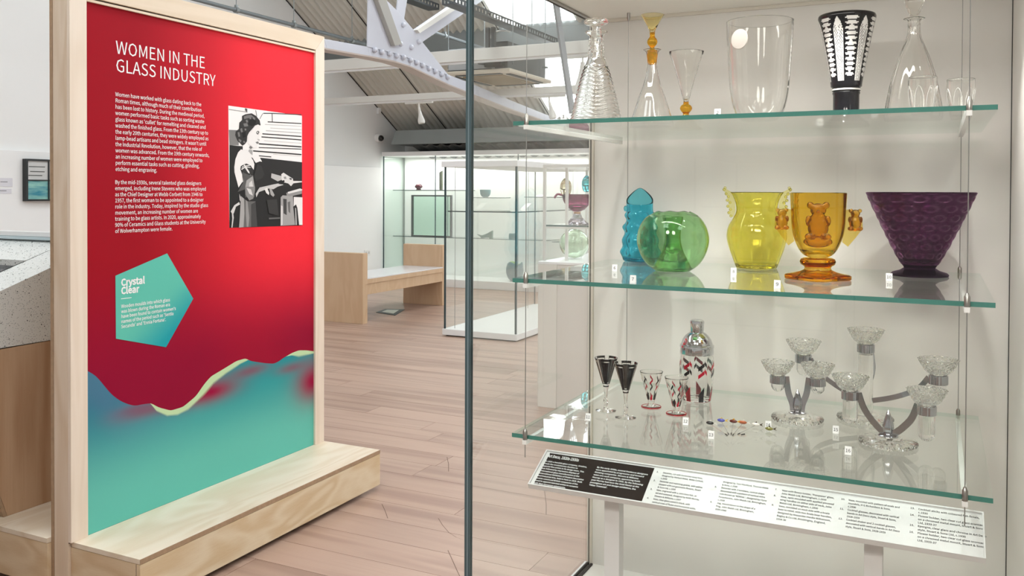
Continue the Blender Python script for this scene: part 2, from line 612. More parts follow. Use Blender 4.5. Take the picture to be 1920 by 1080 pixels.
plate('gusset_plate', [[6.7195, 3.5096], [6.7048, 2.7827], [7.1439, 2.7871], [7.4777, 2.7713], [8.1993, 2.6991], [8.0529, 2.7715], [7.6681, 2.9709], [7.5965, 3.0351], [7.4962, 3.0667], [7.2166, 3.1957], [6.9704, 3.2859], [6.7448, 3.5154]], t=0.014, off=0.012)
def member(name, axis, off, mat=STEELB, t=0.014, lip=0.05):
    plate(name, axis, t=t, off=off, mat=mat)
member('strut', [[6.4744, 3.6432], [6.6277, 3.6819], [7.1991, 2.8777], [7.0796, 2.8442]], 0.028, plain('strut_grey_paint', hexc('a3a19b'), 0.5), t=0.05)  # front angle bar in a darker grey than the other struts
member('strut', [[7.3283, 3.65], [7.5034, 3.6904], [7.3496, 3.1208], [7.2166, 3.1905]], -0.014)
member('strut', [[7.4962, 3.0667], [7.6681, 2.9709], [9.015, 3.6708], [10.5896, 4.4721], [9.7868, 4.2826]], -0.002)
m = MB()
m.prism([(TX+0.016, y, z) for y, z in [[7.4962, 3.0667], [7.5461, 3.043], [8.5955, 3.5818], [10.0172, 4.3103], [9.7868, 4.2826]]], (0.05, 0, 0))
m.build('strut_flange', RAILW, tr)
for y, z in [[6.815, 2.7696], [6.9279, 2.7661], [7.0617, 2.7702], [7.1809, 2.7667], [7.3032, 2.7683], [7.4286, 2.7593], [7.5474, 2.7488], [7.6589, 2.7366], [7.7835, 2.7201], [7.9112, 2.7087], [8.0422, 2.6913], [8.1653, 2.6779], [7.2924, 3.0847], [7.2459, 2.89], [7.4379, 2.8876], [7.5766, 2.9621]]:
    m = MB()
    m.tube([(TX+0.02, y, z), (TX+0.045, y, z)], 0.026, 14)
    m.ball((TX+0.045, y, z), 0.022, 12, sc=(0.5, 1, 1))
    m.build('bolt', STEELB, tr, smooth=True)

# ---------------------------------------------------------------- rails, spotlights, services under the roof
def rail(name, label, px_y, z0, z1, x0, x1):
    t = thing(name, label, 'rail', (x0, px_y, z0))
    m = MB().box(x0, x1, px_y, px_y+0.09, z0, z1)
    m.build('box_section', RAILW, t, bevel=0.004)
    MB().box(x0, x1, px_y+0.028, px_y+0.062, z0-0.022, z0).build('track_channel', WHITE2, t)
    return t
RA = 9.6*0.895; RC = 10.6*0.895
za = [2.909, 3.039]
zc = [2.617, 2.695]
rail('ceiling_rail', 'upper white lighting rail passing behind the truss gusset and over the air conditioner', RA, za[0], za[1], XL, XR)
rail('ceiling_rail', 'lower white lighting rail below the air conditioner, in front of the far roof slope', RC, zc[0], zc[1], XL, XR)
m = MB().box(-6.78*0.895, -6.75*0.895, RA+0.03, RA+0.06, za[1], za[1]+0.55)
def spot(label, x, y, z, h, tilt):
    t = thing('track_spotlight', label, 'spotlight', (x, y+0.045, z), 'white pear shaped track spotlights')
    MB().box(-0.2, 0.2, -0.02, 0.02, -0.045, -0.022).build('track_adapter', RAILW, t, local=True, bevel=0.003)
    m = MB().tube([(0, 0, -0.04), (0, 0, -0.12)], 0.012, 10)
    m.build('stem', RAILW, t, local=True, smooth=True)
    R = Matrix.Rotation(tilt, 3, 'Y')
    pr = [(0, 0), (0.022, 0), (0.026, -0.07), (0.04, -0.16), (0.062, -0.24), (0.07, -0.29), (0.062, -0.325), (0.045, -0.33), (0.04, -0.3), (0, -0.29)]
    m = MB().lathe([(r*h/0.4, z2*h/0.4) for r, z2 in pr], 24)
    m.v = [tuple(R @ Vector(p)+Vector((0, 0, -0.09))) for p in m.v]
    m.build('lamp_shade', RAILW, t, local=True, smooth=True)
    return t
spot('white track spotlight hanging in front of the far roof slope', -5.932, RC, zc[0], 0.26, -0.2)
spot('white track spotlight under the upper rail, beside the tall decanter neck', -3.363, RA, za[0], 0.42, 0.08)
spot('small white track spotlight on the lower rail beneath the rooflight', -4.133, RC, zc[0], 0.26, -0.25)

# ceiling cassette air conditioner
CZ = 2.8373
(ax0, ay0), (ax1, ay1) = (-5.16, 8.798), (-4.296, 9.979)
ac = thing('air_conditioner', 'ceiling cassette air conditioner with beige square grille hanging under the roof', 'air conditioner', ((ax0+ax1)/2, (ay0+ay1)/2, CZ))
m = MB().box(ax0, ax1, ay0, ay1, CZ-0.045, CZ)
m.build('fascia_panel', plain('warm_white_plastic', hexc('cfc5b4'), 0.45), ac, bevel=0.012)
m = MB().box(ax0+0.17, ax1-0.17, ay0+0.17, ay1-0.17, CZ-0.056, CZ-0.04)
m.build('intake_grille', plain('beige_grille', hexc('9c8a6c'), 0.6), ac, bevel=0.02)
for x0, x1, y0, y1 in ((ax0+0.14, ax1-0.14, ay0+0.05, ay0+0.115), (ax0+0.14, ax1-0.14, ay1-0.115, ay1-0.05), (ax0+0.05, ax0+0.115, ay0+0.14, ay1-0.14), (ax1-0.115, ax1-0.05, ay0+0.14, ay1-0.14)):
    MB().box(x0, x1, y0, y1, CZ-0.052, CZ-0.04).build('air_slot', BLACK, ac)
bx0, bx1, by0, by1 = ax0+0.05, ax1-0.05, ay0+0.05, ay1-0.08
MB().box(bx0, bx1-0.16, by0, by1, CZ, CZ+0.26).build('body', plain('grey_casing', hexc('b4b6b8'), 0.5), ac, bevel=0.006)
MB().box(bx1-0.16, bx1, by0, by1, CZ+0.002, CZ+0.31).build('body_side', DARKM, ac, bevel=0.004)
MB().box(bx0-0.006, bx1-0.2, by0-0.008, by0, CZ, CZ+0.014).build('drip_edge', BLACK, ac)
for x0, x1 in ((bx0+0.07, bx0+0.16), (bx0+0.17, bx0+0.38)):
    MB().box(x0, x1, by0-0.006, by0, CZ+0.19, CZ+0.245).build('access_cover', plain('cover_grey', hexc('c0c2c4'), 0.5), ac, bevel=0.002)
px = bx1-0.2
m = MB().tube([(px-0.12, by0-0.03, CZ+0.2), (px+0.02, by0-0.05, CZ+0.17), (px+0.12, by0-0.04, CZ+0.17)], 0.045, 14)
m.build('lagged_pipe', DARKM, ac, smooth=True)
m = MB().tube([(px-0.17, by0-0.03, CZ+0.24), (px-0.19, by0-0.05, CZ+0.14), (px-0.13, by0-0.06, CZ+0.07), (px-0.06, by0-0.05, CZ+0.06)], 0.016, 10)
m.build('drain_hose', DARKM, ac, smooth=True)
MB().box(px-0.06, px+0.16, by0-0.07, by0, CZ+0.02, CZ+0.1).build('pump_box', BLACK, ac, bevel=0.004)
for x, y in ((ax0+0.02, by0+0.05), (bx1+0.04, by0+0.05), (bx1+0.04, by1-0.1), (ax0+0.02, by1-0.1)):
    m = MB().tube([(x, y, CZ+0.05), (x, y, roof_z(y)-0.02)], 0.006, 8)
    m.box(x-0.03, x+0.03, y-0.02, y+0.02, CZ+0.12, CZ+0.14)
    m.build('hanger_rod', ZINC, ac)
# two slotted cable trays, pipes
def tray(label, x, z, y0, y1, w=0.16):
    t = thing('cable_tray', label, 'cable tray', (x, y0, z))
    m = MB().box(x-w/2, x+w/2, y0, y1, z, z+0.008)
    for sx in (x-w/2, x+w/2-0.006):
        m.box(sx, sx+0.006, y0, y1, z+0.008, z+0.02)
        m.box(sx, sx+0.006, y0, y1, z+0.055, z+0.075)
        yy = y0
        while yy < y1:
            m.box(sx, sx+0.006, yy, yy+0.03, z+0.02, z+0.055)
            yy += 0.07
    m.build('slotted_channel', TRAYM, t)
    yy = y0+0.4
    while yy < y1:
        MB().tube([(x, yy, z+0.01), (x, yy, roof_z(yy)+0.02)], 0.006, 6).build('hanger_rod', ZINC, t)
        yy += 1.6
    return t
tray('dark slotted cable tray hung beneath the roof, behind the truss struts', -5.817, 3.771, 6.8, 9.7)
tray('dark slotted cable tray running over the air conditioner towards the rooflight', -4.386, 3.312, 7.584, 11.3, 0.14)
m = MB()
for dx in (0, 0.07):
    m.box(-4.95*0.895+dx-0.11, -4.95*0.895+dx-0.07, 9.7*0.895, 9.75*0.895, 3.05, 3.28)
m.box(-4.95*0.895-0.11, -4.95*0.895+0.04, 9.7*0.895, 9.75*0.895, 3.03, 3.05)
tag(m.build('cable_riser', TRAYM), 'pair of black cable risers dropping from the tray to the air conditioner', 'riser')
def pipe(label, pts, r, brackets):
    t = thing('conduit', label, 'pipe', pts[0])
    MB().tube(pts, r, 12).build('tube', PIPEM, t, smooth=True)
    for y in brackets:
        z = pts[0][2]; x = pts[0][0]
        m = MB().tube([(x, y-0.02, z), (x, y+0.02, z)], r*1.5, 12)
        m.box(x-0.015, x+0.015, y-0.012, y+0.012, z+r, z+r*2.4)
        m.build('pipe_clip', ZINC, t)
        MB().tube([(x, y, z+r*2), (x, y, roof_z(y)+0.02)], 0.005, 6).build('hanger_rod', ZINC, t)
PX = -7.4*0.895
PZ = 3.346
pipe('grey conduit pipe running behind the top of the red panel', [(PX, 4.5, PZ), (PX, BY-0.005, PZ)], 0.022, [7.04, 7.954, 9.059])
PX2 = -6.0*0.895
PZ2 = 3.335
pipe('thin grey conduit pipe beside the air conditioner, right of the truss gusset', [(PX2, 8.6, PZ2), (PX2, BY-0.005, PZ2)], 0.02, [9.211])
m = MB().tube([[-4.5667, 8.8605, 3.1904], [-4.5534, 8.8605, 3.2495], [-4.4658, 8.8605, 3.2669], [-4.3654, 8.8605, 3.2592], [-4.3254, 8.8605, 3.2443]], 0.008, 8)
tag(m.build('cable', RAILW, smooth=True), 'pale cable looping down above the air conditioner', 'cable')
m = MB().tube([[-4.8906, 9.487, 3.5453], [-4.7822, 9.487, 3.5556], [-4.639, 9.487, 3.5247], [-4.5609, 9.487, 3.4802], [-4.5325, 9.487, 3.4525]], 0.006, 8)
tag(m.build('cable', ZINC, smooth=True), 'grey cable arching across the rooflight above the cable tray', 'cable')
# grey brace rod in front of the rooflight
m = MB()
a, b2 = [[-3.4975, 8.234, 3.3474], [-3.3172, 8.234, 2.2507]]
a, b2 = Vector(a), Vector(b2)
d = (a-b2).normalized()
while a.z < roof_z(a.y)-0.06 and a.z < 7:
    a = a+d*0.02
m.tube([tuple(a), tuple(b2)], 0.035, 4)
tag(m.build('brace_rod', plain('brace_grey', hexc('8c9094'), 0.5)), 'slanting grey steel brace in front of the bright rooflight', 'brace')
# small things on the left wall
c0 = [-7.9463, 11.5157, 2.3027]
cm = thing('security_camera', 'white dome security camera with black lens high on the left wall', 'camera', (XL, c0[1], c0[2]))
m = MB().tube([(XL, c0[1], c0[2]), (XL+0.07, c0[1], c0[2]-0.01)], 0.062, 20)
m.build('housing', WHITE2, cm, smooth=True)
m = MB().ball((XL+0.085, c0[1]-0.005, c0[2]-0.012), 0.048, 16)
m.build('lens_dome', plain('black_gloss', (0.01, 0.01, 0.01, 1), 0.08), cm, smooth=True)
c0 = [-7.9463, 11.5509, 2.7242]
tag(MB().box(XL, XL+0.04, c0[1]-0.035, c0[1]+0.035, c0[2]-0.05, c0[2]+0.05).build('wall_sensor', WHITE2, bevel=0.006), 'small white sensor box on the left wall beneath the roof edge', 'sensor')
c0 = [-7.8963, 11.1916, 0.5116]
sk = thing('wall_socket', 'white double wall socket above the bench end', 'socket', (LINE, c0[1], c0[2]))
MB().box(LINE, LINE+0.012, c0[1]-0.075, c0[1]+0.075, c0[2]-0.045, c0[2]+0.045).build('face_plate', plain('socket_white', hexc('e8e6e4'), 0.3), sk, bevel=0.003)
for dy in (-0.036, 0.036):
    MB().box(LINE+0.012, LINE+0.015, c0[1]+dy-0.02, c0[1]+dy+0.02, c0[2]-0.02, c0[2]+0.02).build('outlet', plain('socket_grey', hexc('c9c7c5'), 0.3), sk, bevel=0.001)
q = [[-6.0604, 8.778], [-6.127, 9.0691], [-5.8982, 9.1606], [-5.7047, 8.6541]]
fb = thing('floor_box', 'flush floor socket hatch with steel rim in front of the bench', 'floor hatch', (q[0][0], q[0][1], 0))
MB().prism([(a, b2, 0.001) for a, b2 in q], (0, 0, 0.004)).build('rim', DARKM, fb)
cx = sum(a for a, _ in q)/4; cy = sum(b2 for _, b2 in q)/4
MB().prism([(cx+(a-cx)*0.6, cy+(b2-cy)*0.6, 0.005) for a, b2 in q], (0, 0, 0.002)).build('lid', plain('lid_steel', hexc('c9c4bd'), 0.3, metal=0.4), fb)
# picture and caption cards on the lining
pc = [[-7.8963, 5.5939, 1.7538], [-7.8963, 5.5977, 1.3477], [-7.8963, 5.5391, 1.7621]]
py0 = pc[2][1]; pz1 = pc[0][2]; pz0 = pc[1][2]
pw = 0.62
pic = thing('framed_picture', 'black framed glass picture of grey and turquoise panels hanging on the left wall', 'picture', (LINE, py0, pz0))
fr = MB()
d = 0.055
for y0, y1, z0, z1 in ((py0, py0+0.02, pz0, pz1), (py0+pw-0.02, py0+pw, pz0, pz1), (py0+0.02, py0+pw-0.02, pz0, pz0+0.018), (py0+0.02, py0+pw-0.02, pz1-0.018, pz1)):
    fr.box(LINE, LINE+d, y0, y1, z0, z1)
fr.build('frame', plain('black_frame', hexc('1c2022'), 0.4), pic)
ym = 5.7765
zm = 1.5491
m, n, b, o = new('turquoise_water_print')
tc = N(n, 'ShaderNodeTexCoord'); mp = N(n, 'ShaderNodeMapping'); mp.inputs['Scale'].default_value = (3, 4, 22)
t = N(n, 'ShaderNodeTexNoise', i_Scale=1.0, i_Detail=4.0)
rp = N(n, 'ShaderNodeValToRGB')
rp.color_ramp.elements[0].color = hexc('2b7f95'); rp.color_ramp.elements[0].position = 0.3
rp.color_ramp.elements[1].color = hexc('8fc3b9'); rp.color_ramp.elements[1].position = 0.62
n.links.new(tc.outputs['Object'], mp.inputs[0]); n.links.new(mp.outputs[0], t.inputs[0]); n.links.new(t.outputs['Fac'], rp.inputs[0]); n.links.new(rp.outputs[0], b.inputs['Base Color'])
b.inputs['Roughness'].default_value = 0.2
WATER = m
PGREY = plain('pale_grey_print', hexc('c8c9c8'), 0.3, var=0.08, vscale=12)
for y0, y1 in ((py0+0.02, ym), (ym+0.012, py0+pw-0.02)):
    MB().box(LINE+0.01, LINE+0.04, y0, y1, pz0+0.018, zm-0.006).build('lower_panel', WATER, pic)
    MB().box(LINE+0.01, LINE+0.04, y0, y1, zm+0.006, pz1-0.018).build('upper_panel', PGREY, pic)
MB().box(LINE+0.01, LINE+0.05, py0+0.02, py0+pw-0.02, zm-0.006, zm+0.006).build('glazing_bar', BLACK, pic)
MB().box(LINE+0.01, LINE+0.05, ym, ym+0.012, pz0+0.018, pz1-0.018).build('glazing_bar', BLACK, pic)
for f0, f1, f2 in ((0.08, 0.86, 0.30), (0.14, 0.84, 0.55), (0.06, 0.72, 0.75)):
    zz = pz1-0.018-(pz1-0.018-zm)*f2
    y0 = py0+0.02; yw = ym-y0
    MB().box(LINE+0.04, LINE+0.042, y0+yw*f0, y0+yw*f1, zz-0.004, zz+0.004).build('dark_line', plain('dark_line', hexc('4a4d4a'), 0.4), pic)
for nm, a, lab in (('upper', [[-7.8963, 5.4358, 1.5663], [-7.8963, 5.4354, 1.4854]], 'larger white caption card on the left wall beside the picture'), ('lower', [[-7.8963, 5.4247, 1.4651], [-7.8963, 5.4245, 1.4197]], 'smaller white caption card on the left wall under the larger one')):
    y1 = a[0][1]; z1, z0 = a[0][2], a[1][2]
    t = thing('caption_card', lab, 'label', (LINE, y1-0.15, z0))
    MB().box(LINE, LINE+0.004, y1-0.3, y1, z0, z1).build('card', plain('card_lilac_white', hexc('d6d5dc'), 0.5), t)
    MB().box(LINE+0.004, LINE+0.0045, y1-0.12, y1-0.05, (z0+z1)/2, (z0+z1)/2+0.008).build('print', plain('grey_print', hexc('8d8d92'), 0.5), t)

# ================================================================ exhibition panel with plywood plinth
PXB, PXF, RED = -2.852, -2.7635, -2.775
Y0, Y1 = 2.118, 3.551
ZT = 2.2234
st = thing('exhibition_panel', 'tall red and turquoise exhibition panel in birch plywood frame on a low bench plinth', 'panel', ((PXB+PXF)/2, 2.83, 0))
MB().box(PXB, -2.7795, Y0, Y1, 0.0, ZT-0.001).build('core_board', BIRCHV, st, bevel=0.001)
MB().box(PXB-0.016, PXB-0.001, Y0-0.001, Y1, 0.0, ZT).build('back_face', PLYEDGE, st)
MB().box(-2.7795, -2.7765, Y0+0.002, Y1-0.002, 0.19, ZT-0.002).build('shadow_gap', GAP, st)
dx = PXF+2.779
MB().prism([(-2.779, Y0, 0.194), (-2.779, 2.188, 0.194), (-2.779, 2.188, 2.148), (-2.779, Y0, ZT)], (dx, 0, 0)).build('front_frame', BIRCHP, st, bevel=0.001)
MB().prism([(-2.779, 3.482, 0.194), (-2.779, Y1, 0.194), (-2.779, Y1, ZT), (-2.779, 3.482, 2.148)], (dx, 0, 0)).build('front_frame', BIRCHP, st, bevel=0.001)
BIRCHH = wood('birch_lipping_long', hexc('e8d6c0'), hexc('d6c0a4'), (6.0, 0.8, 6.0), contrast=0.6)
MB().prism([(-2.779, 2.1885, 2.1482), (-2.779, 3.4815, 2.1482), (-2.779, Y1-0.0005, ZT), (-2.779, Y0+0.0005, ZT)], (dx, 0, 0)).build('front_frame', BIRCHH, st, bevel=0.001)
MB().box(-2.779, PXF-0.001, 2.19, 3.48, 2.133, 2.142).build('frame_bead', BIRCHH, st)
g = MB().box(-2.7785, RED, 2.188, 3.482, 0.1945, 2.133)
# the print: a field of reds
m, n, b, o = new('red_print')
tc = N(n, 'ShaderNodeTexCoord'); sp = N(n, 'ShaderNodeSeparateXYZ'); n.links.new(tc.outputs['Object'], sp.inputs[0])
def mrange(src, a, b2, c, d):
    k = N(n, 'ShaderNodeMapRange', interpolation_type='SMOOTHSTEP'); k.inputs[1].default_value = a; k.inputs[2].default_value = b2; k.inputs[3].default_value = c; k.inputs[4].default_value = d
    n.links.new(src, k.inputs[0]); return k.outputs[0]
def mix(fac, a, b2):
    k = N(n, 'ShaderNodeMix', data_type='RGBA'); n.links.new(fac, k.inputs['Factor'])
    for s, v in (('A', a), ('B', b2)):
        if isinstance(v, tuple): k.inputs[s].default_value = v
        else: n.links.new(v, k.inputs[s])
    return k.outputs['Result']
# object space is relative to the stand: y from -0.64 to 0.65, z up
c1 = mix(mrange(sp.outputs['Y'], -0.45, 0.42, 0, 1), hexc('9e0a1e'), hexc('f62c3a'))
c2 = mix(mrange(sp.outputs['Z'], 0.70, 1.22, 1, 0), c1, hexc('920630'))
nz = N(n, 'ShaderNodeTexNoise', i_Scale=1.1, i_Detail=0.0); n.links.new(tc.outputs['Object'], nz.inputs[0])
c3 = mix(mrange(nz.outputs['Fac'], 0.5, 0.72, 0, 0.35), c2, hexc('c01428'))
n.links.new(c3, b.inputs['Base Color']); b.inputs['Roughness'].default_value = 0.55; b.inputs['Specular IOR Level'].default_value = 0.12
gb = g.build('graphic_board', m, st)
UX, UY = (0, 1, 0), (0, 0, 1)
def cap(a):      # two points of a capital's height -> text size
    return a/0.682
(ty1, tz1), (ty2, tz2), (tyE, tzE) = [[2.3212, 1.9647], [2.321, 1.8969], [2.8261, 1.9035]]
hgt = 0.0478
text('title_lettering', ['WOMEN IN THE', 'GLASS INDUSTRY'], (RED, ty1, tz1), UX, UY, cap(hgt), INK, gb, tz1-tz2, tyE-ty1, wi=1)
(by, bz), (byE, _), (_, bzl) = [[2.3184, 1.8049], [2.7892, 1.5819], [2.3176, 1.5245]]
body1 = ['Women have worked with glass dating back to the', 'Roman times, although much of their contribution', 'has been lost to history. During the medieval period,', 'women performed basic tasks such as sorting waste', 'glass known as \'cullet\' for remelting and cleaned and', 'washed the finished glass. From the 13th century up to', 'the early 20th centuries, they were widely employed as', 'lamp-bead artisans and bead stringers. It wasn\'t until', 'the Industrial Revolution, however, that the role of', 'women was advanced. From the 19th century onwards,', 'an increasing number of women were employed to', 'perform essential tasks such as cutting, grinding,', 'etching and engraving.']
stp = (bz-bzl)/12
text('paragraph_lettering', body1, (RED, by, bz), UX, UY, stp*0.92, INK, gb, stp, byE-by, bold=0.012)
(by, bz), (byE, _), (_, bzl) = [[2.3162, 1.4755], [2.7829, 1.3857], [2.3157, 1.2916]]
body2 = ['By the mid-1930s, several talented glass designers', 'emerged, including Irene Stevens who was employed', 'as the Chief Designer at Webb Corbett from 1946 to', '1957, the first woman to be appointed to a designer', 'role in the industry. Today, inspired by the studio glass', 'movement, an increasing number of women are', 'training to be glass artists. In 2020, approximately', '90% of Ceramics and Glass students at the University', 'of Wolverhampton were female.']
stp = (bz-bzl)/8
text('paragraph_lettering', body2, (RED, by, bz), UX, UY, stp*0.92, INK, gb, stp, byE-by, bold=0.012)
# colour-field prints (a colour per vertex): printed sheets lying on the board
VC = {}
def vcol_mat(name, rough=0.5):
    m, n, b, o = new(name)
    a = N(n, 'ShaderNodeVertexColor', layer_name='print')
    n.links.new(a.outputs[0], b.inputs['Base Color'])
    b.inputs['Roughness'].default_value = rough
    b.inputs['Specular IOR Level'].default_value = 0.12
    return m
VPRINT = vcol_mat('printed_colour')
def vprint(name, vs, fs, cols, parent):
    mb = MB(); mb.add(vs, fs)
    o = mb.build(name, VPRINT, parent)
    ca = o.data.color_attributes.new('print', 'FLOAT_COLOR', 'POINT')
    ca.data.foreach_set('color', [c for q in cols for c in q])
    return o
def sm(a, b, x):
    t = max(0, min(1, (x-a)/(b-a)))
    return t*t*(3-2*t)
def mixc(a, b, t):
    return tuple(a[i]+(b[i]-a[i])*t for i in range(4))
def interp(tab, x):
    for (x0, y0), (x1, y1) in zip(tab, tab[1:]):
        if x <= x1:
            t = (x-x0)/(x1-x0) if x1 > x0 else 0
            return y0+(y1-y0)*max(0, min(1, t))
    return tab[-1][1]
edge = [[2.2002, 0.8009], [2.2316, 0.7698], [2.259, 0.7369], [2.2845, 0.7041], [2.3079, 0.6793], [2.339, 0.6546], [2.373, 0.6351], [2.4052, 0.622], [2.443, 0.62], [2.4817, 0.6158], [2.5184, 0.591], [2.5803, 0.5644], [2.6443, 0.5655], [2.7134, 0.595], [2.7608, 0.6371], [2.7971, 0.6619], [2.8653, 0.6791], [2.9487, 0.7018], [3.0051, 0.7041], [3.039, 0.6864], [3.0838, 0.6738], [3.1331, 0.6604], [3.1907, 0.6479], [3.2239, 0.6521], [3.2537, 0.6622], [3.3184, 0.6768], [3.3691, 0.6815], [3.429, 0.6719], [3.4946, 0.6587]]
edge[0][0] = 2.188; edge[-1][0] = 3.482
def edge_s(y):
    return (interp(edge, y-0.012)+2*interp(edge, y)+interp(edge, y+0.012))/4
TEAL, TEALD, TEALL, SLATE, PURP, CRIM = hexc('1d9299'), hexc('138090'), hexc('66bfb0'), hexc('4a7893'), hexc('84506c'), hexc('9c0a3e')
MINT = hexc('c3ddae')
blobs = [([2.797, 0.5959], 0.1747, 0.0501, 1.0), ([2.65, 0.5884], 0.1167, 0.0307, 0.7), ([3.47, 0.512], 0.1354, 0.1112, 1.0), ([3.0389, 0.643], 0.1409, 0.0289, 0.6), ([3.3107, 0.6065], 0.1103, 0.0255, 0.55), ([2.4609, 0.591], 0.147, 0.0293, 0.5), ([2.4101, 0.6126], 0.103, 0.0206, 0.35)]
def wave_col(y, z):
    d = edge_s(y)-z
    c = mixc(SLATE, TEAL, sm(2.2, 2.9, y))
    c = mixc(c, TEALD, sm(0.05, 0.22, d)*0.6)
    c = mixc(c, TEALL, sm(0.12, 0.5, 0.80-z))
    for (by, bz), ry, rz, k in blobs:
        q = ((y-by)/ry)**2+((z-bz)/rz)**2
        c = mixc(c, CRIM, k*math.exp(-q*1.2))
    return c
nu, nv = 260, 150
vs = []; cols = []; fs = []
for i in range(nu+1):
    y = 2.188+(3.482-2.188)*i/nu
    zt = edge_s(y)
    for j in range(nv+1):
        z = 0.1945+(zt-0.1945)*(j/nv)
        vs.append((RED+0.0004, y, z)); cols.append(wave_col(y, z))
fs = [(i*(nv+1)+j, (i+1)*(nv+1)+j, (i+1)*(nv+1)+j+1, i*(nv+1)+j+1) for i in range(nu) for j in range(nv)]
vprint('wave_print', vs, fs, cols, gb)
def ribbon(top, bot, nsoft=6):
    ys0, ys1 = top[0][0], top[-1][0]
    n = 90
    vs = []; cols = []; fs = []
    for i in range(n+1):
        y = ys0+(ys1-ys0)*i/n
        a, b = edge_s(y)+0.0003, min(interp(bot, y), edge_s(y))
        for j in range(nsoft+1):
            t = j/nsoft
            z = a+(b-a)*t*1.25
            vs.append((RED+0.0008, y, z))
            cols.append(mixc(MINT, wave_col(y, z), sm(0.62, 1.0, t)))
    k = nsoft+1
    fs = [(i*k+j, i*k+j+1, (i+1)*k+j+1, (i+1)*k+j) for i in range(n) for j in range(nsoft)]
    vprint('ribbon_print', vs, fs, cols, gb)
ribbon([[2.4765, 0.6159], [2.4817, 0.6158], [2.5184, 0.591], [2.5803, 0.5644], [2.6443, 0.5655], [2.7134, 0.595], [2.7608, 0.6371], [2.7971, 0.6619], [2.8653, 0.6815], [2.9487, 0.7042], [3.0051, 0.7065], [3.0254, 0.6959]], [[2.4765, 0.6157], [2.4816, 0.6116], [2.5078, 0.5806], [2.5612, 0.5493], [2.6162, 0.5412], [2.6728, 0.5505], [2.7222, 0.5753], [2.7608, 0.5965], [2.8124, 0.6316], [2.8842, 0.6595], [2.9718, 0.686], [3.0254, 0.6947]])
ribbon([[3.2725, 0.6691], [3.3184, 0.6768], [3.3691, 0.6815], [3.429, 0.6745], [3.4946, 0.66]], [[3.2725, 0.6679], [3.3184, 0.6666], [3.3691, 0.653], [3.429, 0.6509], [3.4947, 0.6481]])
# pentagon call-out
pen = [[2.3164, 1.1313], [2.5626, 1.2005], [2.6995, 1.004], [2.5564, 0.8247], [2.3181, 0.8943]]
cy_, cz_ = sum(p[0] for p in pen)/5, sum(p[1] for p in pen)/5
vs = []; cols = []; fs = []
P1, P2, P3 = hexc('62c0ad'), hexc('1f9da8'), hexc('5a6a86')
R_ = 30
def pcol(y, z):
    u = (y-cy_)/0.24; v = (z-cz_)/0.24
    t = sm(0.0, 0.95, u*0.7-v*1.0)
    c = mixc(P1, P2, t)
    return mixc(c, P3, sm(0.9, 1.25, u*1.1-v*0.55)*0.8)
for k in range(5):
    a, b = pen[k], pen[(k+1) % 5]
    base = len(vs)
    for i in range(R_+1):
        for j in range(R_+1):
            s, t = i/R_, j/R_
            ey, ez = a[0]+(b[0]-a[0])*t, a[1]+(b[1]-a[1])*t
            y, z = cy_+(ey-cy_)*s, cz_+(ez-cz_)*s
            vs.append((RED+0.0012, y, z)); cols.append(pcol(y, z))
    fs += [(base+i*(R_+1)+j, base+i*(R_+1)+j+1, base+(i+1)*(R_+1)+j+1, base+(i+1)*(R_+1)+j) for i in range(R_) for j in range(R_)]
vprint('pentagon_print', vs, fs, cols, gb)
RP = RED+0.0013
(ay, az), (_, az2), (ayE, _), (_, azc) = [[2.3414, 1.0909], [2.3413, 1.0596], [2.4519, 1.0888], [2.3415, 1.1161]]
text('callout_title', ['Crystal', 'Clear'], (RP, ay, az), UX, UY, cap(azc-az), INK, gb, az-az2, ayE-ay, bold=0.075)
MB().box(RP, RP+0.0006, ay, 2.3889, 1.0404, 1.0428).build('callout_rule', INK, gb)
(ay, az), (_, az5), (ayE, _) = [[2.3412, 1.0071], [2.341, 0.9304], [2.6059, 0.9491]]
text('callout_lettering', ['Wooden moulds into which glass', 'was blown during the Roman era', 'have been found to contain women\'s', 'names of the period such as \'Sentia', 'Secunda\' and \'Ennia Fortuna\'.'], (RP, ay, az), UX, UY, (az-az5)/4*0.95, INK, gb, (az-az5)/4, ayE-ay, bold=0.03)
